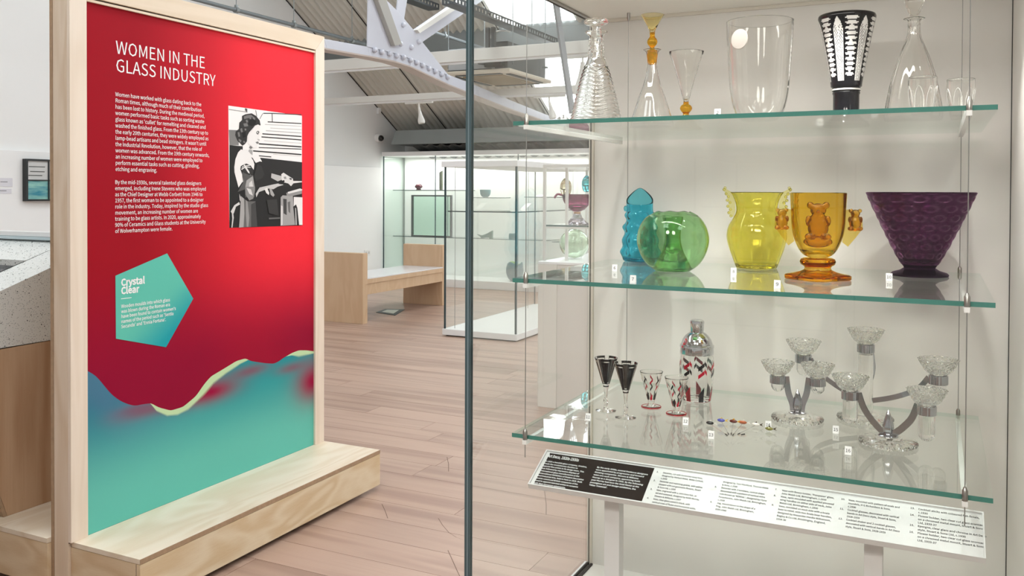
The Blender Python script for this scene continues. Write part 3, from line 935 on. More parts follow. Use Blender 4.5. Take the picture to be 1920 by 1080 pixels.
# black and white photograph, built up from flat printed tones
tones = {}
def tone(v):
    if v not in tones:
        c = v/255
        c = c/12.92 if c <= 0.04045 else ((c+0.055)/1.055)**2.4
        tones[v] = (c, c*0.965, c*0.95, 1)
    return tones[v]
lay = [0]
PH = MB(); pcols = []
def shape(poly, v, soft=None):
    lay[0] += 1
    x = RED+0.0004+lay[0]*0.00003
    k = len(PH.v)
    PH.add([(x, y, z) for y, z in poly], [tuple(range(len(poly)))])
    for i in range(len(poly)):
        pcols.append(tone(v if soft is None else soft[i]))
for poly, v in [([(2.9012, 1.8218), (3.3919, 1.8172), (3.3924, 1.2874), (2.9071, 1.2912)], 243), ([(2.9035, 1.7171), (2.9642, 1.7192), (2.9641, 1.6526), (2.9074, 1.6498)], 130), ([(2.9074, 1.6508), (2.9889, 1.6499), (2.9889, 1.6361), (2.9074, 1.6324)], 45), ([(2.9074, 1.6324), (2.9889, 1.6361), (2.9888, 1.4233), (2.9072, 1.4236)], 48), ([(3.0393, 1.5966), (3.1055, 1.6031), (3.3931, 1.5922), (3.3932, 1.422), (3.0392, 1.4232)], 50), ([(2.9073, 1.47), (3.3932, 1.4737), (3.3934, 1.2857), (3.2163, 1.2876), (2.9071, 1.291)], 46), ([(3.1497, 1.7719), (3.388, 1.7814), (3.388, 1.7767), (3.1497, 1.7674)], 60), ([(3.1319, 1.7578), (3.388, 1.767), (3.388, 1.7645), (3.1319, 1.7553)], 180), ([(3.1677, 1.7439), (3.388, 1.7503), (3.388, 1.7477), (3.1677, 1.7415)], 185), ([(3.1378, 1.7299), (3.388, 1.735), (3.388, 1.732), (3.1378, 1.727)], 165), ([(3.1143, 1.7152), (3.388, 1.7189), (3.388, 1.7137), (3.1143, 1.7103)], 55), ([(3.1084, 1.7007), (3.388, 1.7026), (3.388, 1.6974), (3.1084, 1.6958)], 55), ([(3.126, 1.6832), (3.388, 1.6854), (3.3881, 1.6828), (3.126, 1.6808)], 200), ([(3.0909, 1.6688), (3.3881, 1.6693), (3.3881, 1.6632), (3.0909, 1.6632)], 55), ([(3.0909, 1.6509), (3.3881, 1.6576), (3.3881, 1.6533), (3.0909, 1.6469)], 70), ([(3.0535, 1.6349), (3.3881, 1.6321), (3.3881, 1.626), (3.0535, 1.6293)], 50), ([(3.0909, 1.6138), (3.1737, 1.612), (3.1737, 1.6074), (3.0909, 1.6094)], 70), ([(3.1858, 1.6233), (3.3881, 1.6209), (3.3881, 1.6192), (3.1858, 1.6217)], 190), ([(3.1202, 1.8084), (3.1797, 1.8133), (3.3879, 1.8242), (3.3879, 1.8199), (3.1797, 1.8092), (3.1202, 1.8043)], 70), ([(3.1767, 1.811), (3.1788, 1.7722), (3.1836, 1.7725), (3.1815, 1.8114)], 80), ([(3.1152, 1.8059), (3.0947, 1.7781), (3.0988, 1.7784), (3.1193, 1.8063)], 110), ([(2.9036, 1.8072), (3.0113, 1.8047), (3.0113, 1.8019), (2.9036, 1.8045)], 150), ([(3.0029, 1.8203), (3.0169, 1.8176), (3.0169, 1.7998), (3.0029, 1.8105)], 90), ([(3.0688, 1.8161), (3.0759, 1.7887), (3.08, 1.789), (3.0728, 1.8165)], 120), ([(2.9835, 1.7833), (3.0057, 1.793), (3.0451, 1.8002), (3.0736, 1.7905), (3.0968, 1.7722), (3.1026, 1.7504), (3.0679, 1.748), (3.0507, 1.7328), (3.0281, 1.7134), (3.0168, 1.6968), (3.014, 1.6729), (3.0028, 1.6605), (2.9862, 1.6517), (2.956, 1.6737), (2.9424, 1.6963), (2.9451, 1.7121), (2.9642, 1.725), (2.9669, 1.7526), (2.9835, 1.7656)], 58), ([(2.9945, 1.7822), (3.0168, 1.7899), (3.0422, 1.7939), (3.0564, 1.7851), (3.0225, 1.7765), (2.9973, 1.7706)], 120), ([(3.0057, 1.7673), (3.0168, 1.7701), (3.0224, 1.7586), (3.0112, 1.7558)], 122), ([(2.9917, 1.7505), (3.0168, 1.7543), (3.0224, 1.7408), (2.9973, 1.7371)], 122), ([(2.9724, 1.7256), (2.9834, 1.7302), (2.989, 1.7129), (2.9779, 1.7102)], 122), ([(2.956, 1.7089), (2.9669, 1.7115), (2.9724, 1.6922), (2.9614, 1.6896)], 122), ([(3.0001, 1.7294), (3.0112, 1.7282), (3.0084, 1.7201), (3.0001, 1.7215)], 122), ([(2.9642, 1.682), (2.9806, 1.6751), (2.9751, 1.6649), (2.9614, 1.674)], 122), ([(3.0281, 1.7868), (3.0394, 1.7897), (3.0422, 1.774), (3.0309, 1.7732)], 122), ([(3.0507, 1.7887), (3.0679, 1.78), (3.065, 1.7718), (3.0507, 1.7767)], 122), ([(2.9917, 1.6737), (3.0028, 1.6723), (3.0028, 1.6644), (2.9917, 1.6658)], 122), ([(3.0281, 1.769), (3.0507, 1.7747), (3.0736, 1.7684), (3.0679, 1.752), (3.045, 1.7424), (3.0224, 1.7487)], 40), ([(2.9834, 1.7106), (3.0056, 1.7159), (3.0084, 1.6924), (2.9889, 1.6873)], 40), ([(3.0679, 1.747), (3.0852, 1.7532), (3.0997, 1.7482), (3.0968, 1.7298), (3.1026, 1.7141), (3.0939, 1.7055), (3.0939, 1.6873), (3.088, 1.6648), (3.0736, 1.646), (3.0507, 1.647), (3.0365, 1.6562), (3.0224, 1.6615), (3.0168, 1.677), (3.0196, 1.699), (3.0365, 1.7139), (3.0507, 1.7308)], 236), ([(3.0736, 1.7183), (3.0852, 1.725), (3.0939, 1.7196), (3.0852, 1.7069), (3.0751, 1.7103)], 90), ([(3.0779, 1.7175), (3.0837, 1.7209), (3.0866, 1.7151), (3.0808, 1.7117)], 225), ([(3.0679, 1.6718), (3.0852, 1.6768), (3.0909, 1.669), (3.0794, 1.6644)], 120), ([(3.0823, 1.6887), (3.0968, 1.6855), (3.0938, 1.6792), (3.0808, 1.6826)], 190), ([(3.0337, 1.6541), (3.0507, 1.647), (3.0393, 1.6394), (3.028, 1.6459)], 130), ([(2.9945, 1.6364), (3.028, 1.6379), (3.0478, 1.6189), (3.045, 1.6028), (3.0224, 1.598), (2.9779, 1.6238)], 236), ([(3.028, 1.6379), (3.0493, 1.6349), (3.0493, 1.6129), (3.0393, 1.6165), (3.0224, 1.6297)], 170), ([(2.9765, 1.6356), (3.0168, 1.6295), (3.045, 1.6028), (3.0621, 1.5754), (3.0564, 1.5472), (3.0393, 1.5627), (3.0028, 1.5736), (2.9751, 1.5609), (2.9723, 1.5471), (2.9833, 1.5257), (2.9874, 1.4943), (2.9613, 1.4665), (2.9369, 1.5326), (2.9355, 1.5559), (2.9423, 1.5911), (2.9587, 1.6211)], 238), ([(3.045, 1.6028), (3.0678, 1.6157), (3.0909, 1.6106), (3.1113, 1.585), (3.0967, 1.5866), (3.0707, 1.5787), (3.0564, 1.5912)], 240), ([(3.0407, 1.6026), (3.0493, 1.601), (3.0678, 1.5796), (3.0621, 1.5714), (3.0535, 1.5891)], 40), ([(2.9751, 1.553), (2.9916, 1.5693), (3.0111, 1.5738), (3.0393, 1.5647), (3.0535, 1.5451), (3.0507, 1.5271), (3.028, 1.5227), (2.9889, 1.5337)], 60), ([(2.9916, 1.5683), (3.0, 1.5695), (3.028, 1.5386), (3.0308, 1.5297), (3.0223, 1.5325), (3.0028, 1.5518)], 230), ([(2.9778, 1.5492), (3.0, 1.5596), (3.0028, 1.5558), (2.9806, 1.5443)], 230), ([(2.9806, 1.5571), (2.9916, 1.5633), (2.9944, 1.5605), (2.982, 1.5542)], 230), ([(3.0056, 1.5608), (3.0365, 1.5587), (3.0365, 1.5557), (3.0083, 1.5559)], 230), ([(3.0056, 1.5657), (3.028, 1.5674), (3.0336, 1.5646), (3.0083, 1.5619)], 230), ([(2.9833, 1.5336), (3.028, 1.5227), (3.0535, 1.5231), (3.0649, 1.4692), (3.0621, 1.4231), (3.0027, 1.4233), (2.9999, 1.4589), (2.9558, 1.4469), (2.9916, 1.4943)], 92), ([(3.0111, 1.4986), (3.0507, 1.5191), (3.0621, 1.4692), (3.0506, 1.4391), (3.0279, 1.4232), (3.0055, 1.4391), (3.0027, 1.4688)], 165), ([(3.028, 1.4869), (3.045, 1.499), (3.0535, 1.4671), (3.0393, 1.4471), (3.0251, 1.451)], 215), ([(3.0027, 1.4708), (3.0649, 1.4712), (3.0649, 1.4552), (3.0535, 1.4171), (3.0279, 1.4093), (3.0055, 1.4352)], 140), ([(3.0111, 1.4649), (3.0393, 1.4591), (3.0506, 1.4311), (3.0279, 1.4391)], 215), ([(3.0692, 1.4391), (3.0938, 1.4674), (3.1858, 1.4825), (3.2316, 1.4892), (3.2565, 1.4811), (3.2163, 1.4724), (3.1858, 1.4598), (3.1557, 1.4637), (3.0909, 1.4472), (3.0735, 1.4231)], 200), ([(3.126, 1.4615), (3.1438, 1.4677), (3.1587, 1.4433), (3.1557, 1.433), (3.1378, 1.4432)], 225), ([(3.1587, 1.4638), (3.1737, 1.4618), (3.1949, 1.433), (3.1858, 1.4247), (3.1677, 1.4351)], 170), ([(3.1737, 1.5337), (3.2409, 1.5226), (3.2471, 1.506), (3.2163, 1.4973), (3.1707, 1.5131)], 190), ([(3.0564, 1.5192), (3.0793, 1.5739), (3.1084, 1.5647), (3.126, 1.5286), (3.1143, 1.5122), (3.0678, 1.4953)], 58), ([(3.2409, 1.531), (3.2565, 1.5386), (3.2879, 1.5256), (3.323, 1.5114), (3.3279, 1.4902), (3.3102, 1.4752), (3.2911, 1.4877), (3.2565, 1.4936), (3.244, 1.5039)], 222), ([(3.323, 1.5008), (3.3899, 1.5006), (3.3899, 1.4952), (3.3263, 1.4892)], 225), ([(3.2193, 1.4932), (3.2596, 1.5041), (3.2659, 1.4979), (3.244, 1.483), (3.2224, 1.4859)], 40), ([(3.2974, 1.5152), (3.3166, 1.5134), (3.3134, 1.5049), (3.3006, 1.5068)], 90), ([(3.2565, 1.5187), (3.2722, 1.5211), (3.2785, 1.5107), (3.2627, 1.5084)], 150), ([(2.9612, 1.2901), (2.9722, 1.3527), (2.975, 1.4273), (3.0167, 1.4054), (3.0678, 1.405), (3.0392, 1.2904)], 105), ([(2.9639, 1.29), (2.9694, 1.3527), (2.975, 1.4293), (2.9943, 1.4174), (2.9971, 1.3522), (2.9915, 1.2911)], 170), ([(3.0055, 1.4114), (3.0167, 1.4054), (3.0279, 1.3317), (3.0222, 1.291), (3.011, 1.2914), (3.0054, 1.352)], 150), ([(3.0392, 1.3912), (3.0678, 1.403), (3.0793, 1.2901), (3.0392, 1.2904)], 75), ([(2.9654, 1.4391), (2.9722, 1.4254), (2.9722, 1.4057), (2.9681, 1.4116)], 225), ([(2.9125, 1.3616), (2.934, 1.3885), (2.964, 1.4028), (2.9695, 1.392), (2.9449, 1.3825), (2.9313, 1.3535), (2.9232, 1.3497)], 215), ([(2.9192, 1.3537), (2.9286, 1.3535), (2.9313, 1.334), (2.9232, 1.2914), (2.9165, 1.2917), (2.9219, 1.3303)], 205), ([(3.2363, 1.4225), (3.2503, 1.4319), (3.3231, 1.4286), (3.3393, 1.29), (3.2348, 1.2891)], 165), ([(3.2534, 1.4162), (3.2785, 1.414), (3.2785, 1.3382), (3.2566, 1.3471)], 75), ([(3.2848, 1.3992), (3.3039, 1.4033), (3.3039, 1.3461), (3.2912, 1.3548)], 110), ([(3.2379, 1.385), (3.2503, 1.3806), (3.2503, 1.2928), (3.2379, 1.2911)], 215), ([(3.3295, 1.4243), (3.3932, 1.422), (3.3934, 1.2883), (3.3686, 1.289), (3.3457, 1.3731), (3.3295, 1.3775)], 236), ([(3.3247, 1.3776), (3.3457, 1.388), (3.3555, 1.3708), (3.3686, 1.289), (3.3393, 1.2889)], 50), ([(3.3392, 1.371), (3.3457, 1.3709), (3.3523, 1.2896), (3.3425, 1.2899)], 190), ([(3.2753, 1.4434), (3.3751, 1.4629), (3.3899, 1.4543), (3.3883, 1.4392), (3.3039, 1.4265), (3.2785, 1.4308)], 150), ([(3.2848, 1.4476), (3.3751, 1.465), (3.3915, 1.4608), (3.3899, 1.4554), (3.2911, 1.4392)], 225), ([(3.1557, 1.3286), (3.2317, 1.3288), (3.2317, 1.3225), (3.1557, 1.3214)], 110), ([(3.1408, 1.4106), (3.2101, 1.4143), (3.2224, 1.3373), (3.1557, 1.349)], 62)]:
    shape(poly, v)
o = vprint('photograph_print', PH.v, PH.f, pcols, gb)
# plywood plinth: front ledge, back ledge
def ledge(tagname, x0, x1, y0, y1, zt, near_end):
    MB().box(x0, x1, y0, y1, zt-0.018, zt).build(tagname+'_top', BIRCH, st, bevel=0.0008)
FX = -2.4327
ledge('front_ledge', -2.7748, FX, 2.128, 3.56, 0.194, True)
MB().box(FX-0.018, FX, 2.128, 3.56, 0.024, 0.1745).build('front_ledge_side', wood('birch_plywood_side', hexc('eadcc2'), hexc('d3b992'), (6.0, 1.6, 6.0), contrast=1.0), st, bevel=0.0008)
MB().box(FX-0.0005, FX+0.0006, 2.128, 3.56, 0.1765, 0.1935).build('front_ledge_edge', PLYEDGE, st)
BE = wood('birch_plywood_end', hexc('e6d3b5'), hexc('cdb08a'), (1.6, 6.0, 6.0), contrast=1.0)
MB().box(-2.779, FX-0.019, 2.129, 2.147, 0.024, 0.1745).build('front_ledge_end', BE, st, bevel=0.0008)
MB().box(FX-0.0185, FX-0.0175, 2.1275, 2.13, 0.024, 0.1745).build('corner_joint', GAP, st)
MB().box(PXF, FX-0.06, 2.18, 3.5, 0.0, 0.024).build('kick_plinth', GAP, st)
BXL = -3.2
MB().box(BXL-0.6, PXB-0.0165, 2.1, 2.9, 0.182, 0.2).build('back_ledge_top', BIRCH, st, bevel=0.0008)
MB().box(BXL-0.6, PXB-0.0165, 2.102, 2.12, 0.024, 0.1805).build('back_ledge_end', BE, st, bevel=0.0008)
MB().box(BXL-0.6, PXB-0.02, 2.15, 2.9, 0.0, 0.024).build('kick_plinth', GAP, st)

# ================================================================ interactive kiosk behind the panel
kx = BXL
KY0, KY1 = 1.5, 2.62
def kz(y):
    return 1.067+0.348*(y-2.152)
m, n, b, o = new('terrazzo')
tc = N(n, 'ShaderNodeTexCoord')
v1 = N(n, 'ShaderNodeTexVoronoi', i_Scale=95.0); n.links.new(tc.outputs['Object'], v1.inputs['Vector'])
v2 = N(n, 'ShaderNodeTexVoronoi', i_Scale=190.0); n.links.new(tc.outputs['Object'], v2.inputs['Vector'])
def speck(v, thr, prob, dark, base):
    lt = N(n, 'ShaderNodeMath', operation='LESS_THAN'); lt.inputs[1].default_value = thr; n.links.new(v.outputs['Distance'], lt.inputs[0])
    sc = N(n, 'ShaderNodeSeparateColor'); n.links.new(v.outputs['Color'], sc.inputs[0])
    l2 = N(n, 'ShaderNodeMath', operation='LESS_THAN'); l2.inputs[1].default_value = prob; n.links.new(sc.outputs[0], l2.inputs[0])
    mu = N(n, 'ShaderNodeMath', operation='MULTIPLY'); n.links.new(lt.outputs[0], mu.inputs[0]); n.links.new(l2.outputs[0], mu.inputs[1])
    mx = N(n, 'ShaderNodeMix', data_type='RGBA'); n.links.new(mu.outputs[0], mx.inputs['Factor'])
    if isinstance(base, tuple): mx.inputs['A'].default_value = base
    else: n.links.new(base, mx.inputs['A'])
    mx.inputs['B'].default_value = dark
    return mx.outputs['Result']
c1 = speck(v1, 0.28, 0.33, hexc('3f4447'), hexc('dcdedb'))
c2 = speck(v2, 0.3, 0.4, hexc('9aa0a0'), c1)
n.links.new(c2, b.inputs['Base Color']); b.inputs['Roughness'].default_value = 0.22
TERR = m
ki = thing('interactive_kiosk', 'speckled white terrazzo kiosk with sloping top and veneered base behind the red panel', 'kiosk', (kx-0.5, 2.1, 0.2))
KW = 0.9
# sloping top slab with a sunk screen: built as four margins round the opening
sx0, sx1 = kx-0.62, kx-0.215
sy0, sy1 = 1.62, 2.413
def slab(x0, x1, y0, y1, lo):
    m = MB()
    m.add([(x0, y0, lo if lo is not None else kz(y0)-0.03), (x1, y0, lo if lo is not None else kz(y0)-0.03), (x1, y1, lo if lo is not None else kz(y1)-0.03), (x0, y1, lo if lo is not None else kz(y1)-0.03),
           (x0, y0, kz(y0)), (x1, y0, kz(y0)), (x1, y1, kz(y1)), (x0, y1, kz(y1))],
          [(3, 2, 1, 0), (4, 5, 6, 7), (0, 1, 5, 4), (1, 2, 6, 5), (2, 3, 7, 6), (3, 0, 4, 7)])
    return m
k2 = MB()
for x0, x1, y0, y1 in ((kx-KW, sx0, KY0, KY1), (sx1, kx, KY0, KY1), (sx0, sx1, KY0, sy0), (sx0, sx1, sy1, KY1)):
    s = slab(x0, x1, y0, y1, 0.85)
    k2.add(s.v, s.f)
k2.build('terrazzo_top', TERR, ki)
s = MB()
s.add([(sx0, sy0, kz(sy0)-0.025), (sx1, sy0, kz(sy0)-0.025), (sx1, sy1, kz(sy1)-0.025), (sx0, sy1, kz(sy1)-0.025), (sx0, sy0, 0.9), (sx1, sy0, 0.9), (sx1, sy1, 0.9), (sx0, sy1, 0.9)],
      [(0, 1, 2, 3), (7, 6, 5, 4), (0, 4, 5, 1), (1, 5, 6, 2), (2, 6, 7, 3), (3, 7, 4, 0)])
s.build('screen', plain('dark_screen', hexc('33363a'), 0.12), ki)
m = MB().prism([(kx-0.02, 2.178, 0.2005), (kx-0.02, KY1, 0.2005), (kx-0.02, KY1, 0.8485), (kx-0.02, 1.96, 0.8485)], (0.02, 0, 0))
m.build('side_board', KIOSKW, ki)
m = MB().prism([(kx-KW+0.02, 2.178, 0.2005), (kx-0.021, 2.178, 0.2005), (kx-0.021, 1.96, 0.8485), (kx-KW+0.02, 1.96, 0.8485)], (0, 0.02, 0))
m.build('front_board', KIOSKW, ki)
m = MB().prism([(kx-0.0005, 2.177, 0.2005), (kx-0.0005, 2.163, 0.2005), (kx-0.0005, 1.944, 0.8485), (kx-0.0005, 1.959, 0.8485)], (-0.2, 0, 0))
m.build('board_edge', PLYEDGE, ki)
# low upstand along the kiosk's back edge
MB().box(kx-KW, kx-0.001, KY1-0.03, KY1, kz(KY1)+0.0005, kz(KY1)+0.014).build('back_upstand', plain('pale_blue_glass', hexc('c4d4da'), 0.15), ki)
MB().box(kx-KW, kx-0.001, KY1-0.022, KY1-0.004, kz(KY1)+0.0145, kz(KY1)+0.036).build('back_rail', WHITE2, ki, bevel=0.002)

# ================================================================ bench
bn = thing('bench', 'birch plywood bench with white seat top and tall end panels', 'bench', (-5.95, 8.9, 0))
bx0, bx1 = -6.27, -5.65
MB().box(bx0, bx1, 7.93, 8.02, 0, 0.775).build('end_panel', BENCHW, bn, bevel=0.002)
MB().box(bx0, bx1-0.03, 9.70, 9.79, 0, 0.775).build('end_panel', BENCHW, bn, bevel=0.002)
MB().box(bx0+0.02, bx1-0.02, 8.021, 9.699, 0.482, 0.494).build('seat_top', plain('white_laminate', hexc('e2e1e4'), 0.25), bn, bevel=0.001)
MB().box(bx0+0.02, bx1-0.02, 8.021, 9.699, 0.43, 0.4815).build('seat_board', BENCHW, bn, bevel=0.002)
MB().box(bx1-0.06, bx1-0.03, 8.021, 9.699, 0.31, 0.4295).build('apron', BENCHW, bn, bevel=0.002)
MB().box(bx0+0.03, bx0+0.06, 8.021, 9.699, 0.31, 0.4295).build('apron', BENCHW, bn, bevel=0.002)

# ================================================================ the showcase
CXL, CXR, CYF, CYB, CZF, CZC = -1.1656, 0.203, 2.1473, 3.1041, 0.05, 2.094
dc = thing('display_case', 'large frameless glass showcase with pale beige interior and three hanging glass shelves', 'showcase', (-0.48, 2.62, 0))
MB().box(CXL-0.012, CXR+0.02, CYB, CYB+0.03, 0.0, 2.4).build('back_panel', CASEW, dc)
MB().box(CXR, CXR+0.02, CYF-0.012, CYB-0.003, 0.0, 2.4).build('side_panel', CASEW, dc)
MB().box(CXR-0.0025, CXR-0.0001, CYB-0.003, CYB-0.0002, CZF, CZC).build('corner_joint', GAP, dc)
MB().box(CXL, CXR, CYF, CYB, CZF-0.03, CZF).build('floor_panel', CASEW, dc)
MB().box(CXL-0.012, CXR, CYF-0.012, CYB, 0.0, CZF-0.031).build('base', CASEW, dc)
MB().box(CXL, CXR, CYF, CYB, CZC, CZC+0.03).build('ceiling_panel', CEILW, dc)
MB().box(CXL-0.012, CXR, CYF-0.012, CYB, CZC+0.031, 2.4).build('header', WHITE2, dc)
MB().box(CXL, CXR, CYB-0.012, CYB-0.0005, CZC-0.012, CZC-0.0005).build('ceiling_trim', plain('trim_beige', hexc('d3ccc0'), 0.4), dc)
MB().box(CXL+0.006, CXR, CYF-0.01, CYF, CZF-0.03, CZC+0.03).build('front_pane', PANEAR, dc)
MB().box(CXL-0.01, CXL, CYF+0.006, CYB-0.004, CZF-0.03, CZC+0.03).build('side_pane', PANE, dc)
# mitred front corner: two dark ground edges with a grey seal between
MB().box(CXL-0.0115, CXL-0.004, CYF-0.012, CYF+0.004, 0.0, 2.2).build('glass_edge', EDGED, dc)
MB().box(CXL+0.0005, CXL+0.006, CYF-0.012, CYF+0.002, 0.0, 2.2).build('glass_edge', EDGED, dc)
MB().box(CXL-0.0038, CXL+0.0003, CYF-0.0135, CYF+0.002, 0.0, 2.2).build('corner_seal', SEAL, dc)
# rear corner strips, channels at ceiling and floor
MB().box(CXL-0.012, CXL-0.007, CYB-0.012, CYB-0.0005, 0.0, 2.2).build('rear_strip', plain('strip_light', hexc('d8d4ca'), 0.4), dc)
MB().box(CXL-0.007, CXL-0.002, CYB-0.012, CYB-0.0005, 0.0, 2.2).build('rear_seal', GAP, dc)
MB().box(CXL-0.002, CXL+0.006, CYB-0.012, CYB-0.0005, 0.0, 2.2).build('rear_strip', plain('strip_beige', hexc('cfc8bc'), 0.4), dc)
MB().box(CXL-0.013, CXL-0.006, CYF, CYB-0.012, CZC-0.006, CZC+0.002).build('glazing_seal', GAP, dc)
MB().box(CXL, CXL+0.012, CYF, CYB-0.012, CZC-0.007, CZC-0.0005).build('glazing_channel', plain('channel_grey', hexc('8d8880'), 0.35), dc)
MB().box(CXL-0.013, CXL-0.006, CYF, CYB-0.012, CZF, CZF+0.008).build('glazing_seal', GAP, dc)
MB().box(CXL+0.003, CXL+0.012, CYF, CYB-0.012, CZF, CZF+0.006).build('glazing_channel', GAP, dc)
MB().box(CXL-0.024, CXL-0.014, CYF, CYB, 0.0, CZF+0.004).build('base_lip', WHITE2, dc)
for x in (-0.95, -0.62, -0.30, 0.03):
    MB().tube([(x, 2.60, CZC-0.012), (x, 2.60, CZC)], 0.028, 20).build('downlight', STEEL, dc)
    lamp('showcase_downlight', 'SPOT', (x, 2.60, CZC-0.02), 20.0, (1.0, 0.97, 0.94), target=(x, 2.80, 0.3), spot_size=math.radians(80), spot_blend=1.0, shadow_soft_size=0.02)

MB().box(CXL+0.08, CXR-0.08, 2.24, 2.30, CZC-0.008, CZC-0.0002).build('fill_strip', plain('fill_strip_diffuser', (0.85, 0.85, 0.85, 1), 0.4), dc)  # strip and its area light added out of view to brighten the interior
lamp('showcase_fill', 'AREA', ((CXL+CXR)/2, 2.27, CZC-0.012), 5.0, (1.0, 0.98, 0.95), rot=(0.25, 0, 0), size=CXR-CXL-0.2, size_y=0.06)

EDGEC = pane('glass_edge_clear', (0.72, 0.86, 0.80))
SX0, SX1, SY0, SY1, STH = -1.0755, 0.1185, 2.2265, 3.035, 0.0115
CAB = [(-1.0307, 2.219), (0.0619, 2.219), (-1.0015, 3.02), (0.0631, 3.02)]
def shelf(zt, label):
    t = thing('glass_shelf', label, 'shelf', ((SX0+SX1)/2, (SY0+SY1)/2, zt-STH))
    gp = MB().box(SX0, SX1, SY0, SY1, zt-STH, zt, mi=1, top=0)
    gp.m[3:] = [2, 2, 2]
    gp.build('glass_plate', [SHELFG, EDGE, EDGEC], t)
    for x in (CAB[0][0], CAB[1][0]):
        MB().box(x-0.006, x+0.006, 2.2125, 3.03, zt-STH-0.0125, zt-STH-0.0003).build('support_bar', BRACKET, t)
    for x, y in CAB:
        m = MB().lathe([(0, zt-STH-0.0003), (0.0066, zt-STH-0.0003), (0.0066, zt+0.012), (0.005, zt+0.014), (0.003, zt+0.02), (0, zt+0.02)] if y < 2.5 else [(0, zt+0.0002), (0.006, zt+0.0002), (0.006, zt+0.014), (0.003, zt+0.02), (0, zt+0.02)], 16, (x, y, 0))
        m.build('clamp', STEEL, t, smooth=True)
    return t
ZT3, ZT2, ZT1 = 0.771, 1.2085, 1.6495
shelf(ZT1, 'top hanging glass shelf, carrying the decanters and the black cut vase')
shelf(ZT2, 'middle hanging glass shelf, carrying the blue, green, yellow, amber and purple vases')
shelf(ZT3, 'bottom hanging glass shelf, carrying the cocktail glasses and chromed flower holders')
ends = [0.71, 0.704, 0.70, 0.70]
for (x, y), zb, lab in zip(CAB, ends, ('front cable by the glass corner', 'front cable before the right side panel', 'rear cable behind the first decanters', 'rear cable behind the right tumbler')):
    t = thing('suspension_cable', 'thin steel suspension cable holding the shelves, '+lab, 'cable', (x, y, zb))
    MB().tube([(x, y, zb), (x, y, CZC-0.0006)], 0.0012, 8).build('wire', WIRE, t)
    MB().lathe([(0, CZC-0.03), (0.003, CZC-0.03), (0.006, CZC-0.02), (0.006, CZC-0.0004), (0, CZC-0.0004)], 14, (x, y, 0)).build('ceiling_fitting', STEEL, t, smooth=True)

# ---------------------------------------------------------------- sloping label board
BT = math.atan2(0.0655, 0.135)
BUY = (0, math.cos(BT), math.sin(BT))
BN = (0, -math.sin(BT), math.cos(BT))
BW, BH = 1.178, 0.150
def bp(u, v, h=0):
    return (-1.0678+u, 2.32+v*BUY[1]+h*BN[1], 0.596+v*BUY[2]+h*BN[2])
lb = thing('label_board', 'sloping white label board with a black heading panel on two white legs under the shelves', 'label board', (-0.48, 2.39, CZF))
def bslab(name, u0, u1, v0, v1, h0, h1, mat, parent):
    m = MB()
    m.prism([bp(u0, v0, h0), bp(u1, v0, h0), bp(u1, v1, h0), bp(u0, v1, h0)], tuple(c*(h1-h0) for c in BN))
    return m.build(name, mat, parent)
bd = bslab('board', 0, BW, 0, BH, -0.012, 0, BOARDW, lb)
for u0, u1, v0, v1 in ((0, BW, 0, 0.004), (0, BW, BH-0.004, BH), (0, 0.004, 0.0041, BH-0.0041), (BW-0.004, BW, 0.0041, BH-0.0041)):
    bslab('rim', u0, u1, v0, v1, 0.0001, 0.005, BOARDW, lb)
hp = bslab('heading_panel', 0.0151, 0.342, 0.0055, BH-0.009, 0.0001, 0.0008, BOARDB, lb)
def btext(name, lines, u, v, cap_h, step, width, mat, parent, bold=0.0, h=0.0009, wi=None):
    return text(name, lines, bp(u, v, h), (1, 0, 0), BUY, cap_h/0.70, mat, parent, step, width, bold=bold*3, lift=0.0004)
(hu, hv), (hu2, _), (_, hv2) = [[0.0137, 0.1223], [0.114, 0.1294], [0.0126, 0.134]]
btext('heading_lettering', ['Art Deco, 1920s-1930s'], hu, hv, hv2-hv, 0.01, hu2-hu, INK, hp, bold=0.012)
(u, v), (u2, _), (_, vl) = [[0.0146, 0.1024], [0.1553, 0.103], [0.0168, 0.0091]]
left = ['In 1925 a Swedish glass company, Orrefors,', 'made the revolutionary decision to', 'appoint fine artists to its design team. This', 'was followed by impressive displays of', 'international glass manufacturers at the', 'International Exhibition of Modern Decorative', 'and Industrial Arts, held in Paris in 1925. Both', 'events convinced British companies of the', 'need to appoint talented artists to compete', 'with their European adversaries.']
stp = (v-vl)/9
btext('panel_lettering', left, u, v, stp*0.52, stp, u2-u, INK, hp, bold=0.012)
(u, v), (u2, _), (_, vl) = [[0.1767, 0.1086], [0.331, 0.1058], [0.1811, 0.035]]
right = ['By the early 1930s, several freelance designers', 'were appointed by progressive and forward', 'thinking companies. Stevens & Williams', 'were one such company, appointing Keith', 'Murray as a designer in 1932. By the following', 'year Murray had won the Gold Medal at the', 'prestigious art and design exhibition, the', '\'Milan Triennial\'.']
stp = (v-vl)/7
btext('panel_lettering', right, u, v, stp*0.52, stp, u2-u, INK, hp, bold=0.012)
STEP = 0.0116
def column(u, v, items, width):
    """items: (number or '', [lines]) stacked down the column"""
    k = 0
    for num, lines in items:
        if num:
            btext('list_number', [num+'.'], u, v-k*STEP, STEP*0.50, STEP, None, INKB, bd, bold=0.01, h=0.0001)
        k += len(lines)
    body = [ln for _, L in items for ln in L]
    btext('list_lettering', body, u+0.018, v, STEP*0.52, STEP, width, INKB, bd, bold=0.01, h=0.0001)
cols = [([0.3523, 0.1256], [0.4896, 0.128]), ([0.5231, 0.1244], [0.6624, 0.1268]), ([0.6809, 0.1247], [0.8287, 0.1266]), ([0.8486, 0.125], [0.9877, 0.125]), ([1.0135, 0.1289], [1.1635, 0.0682])]
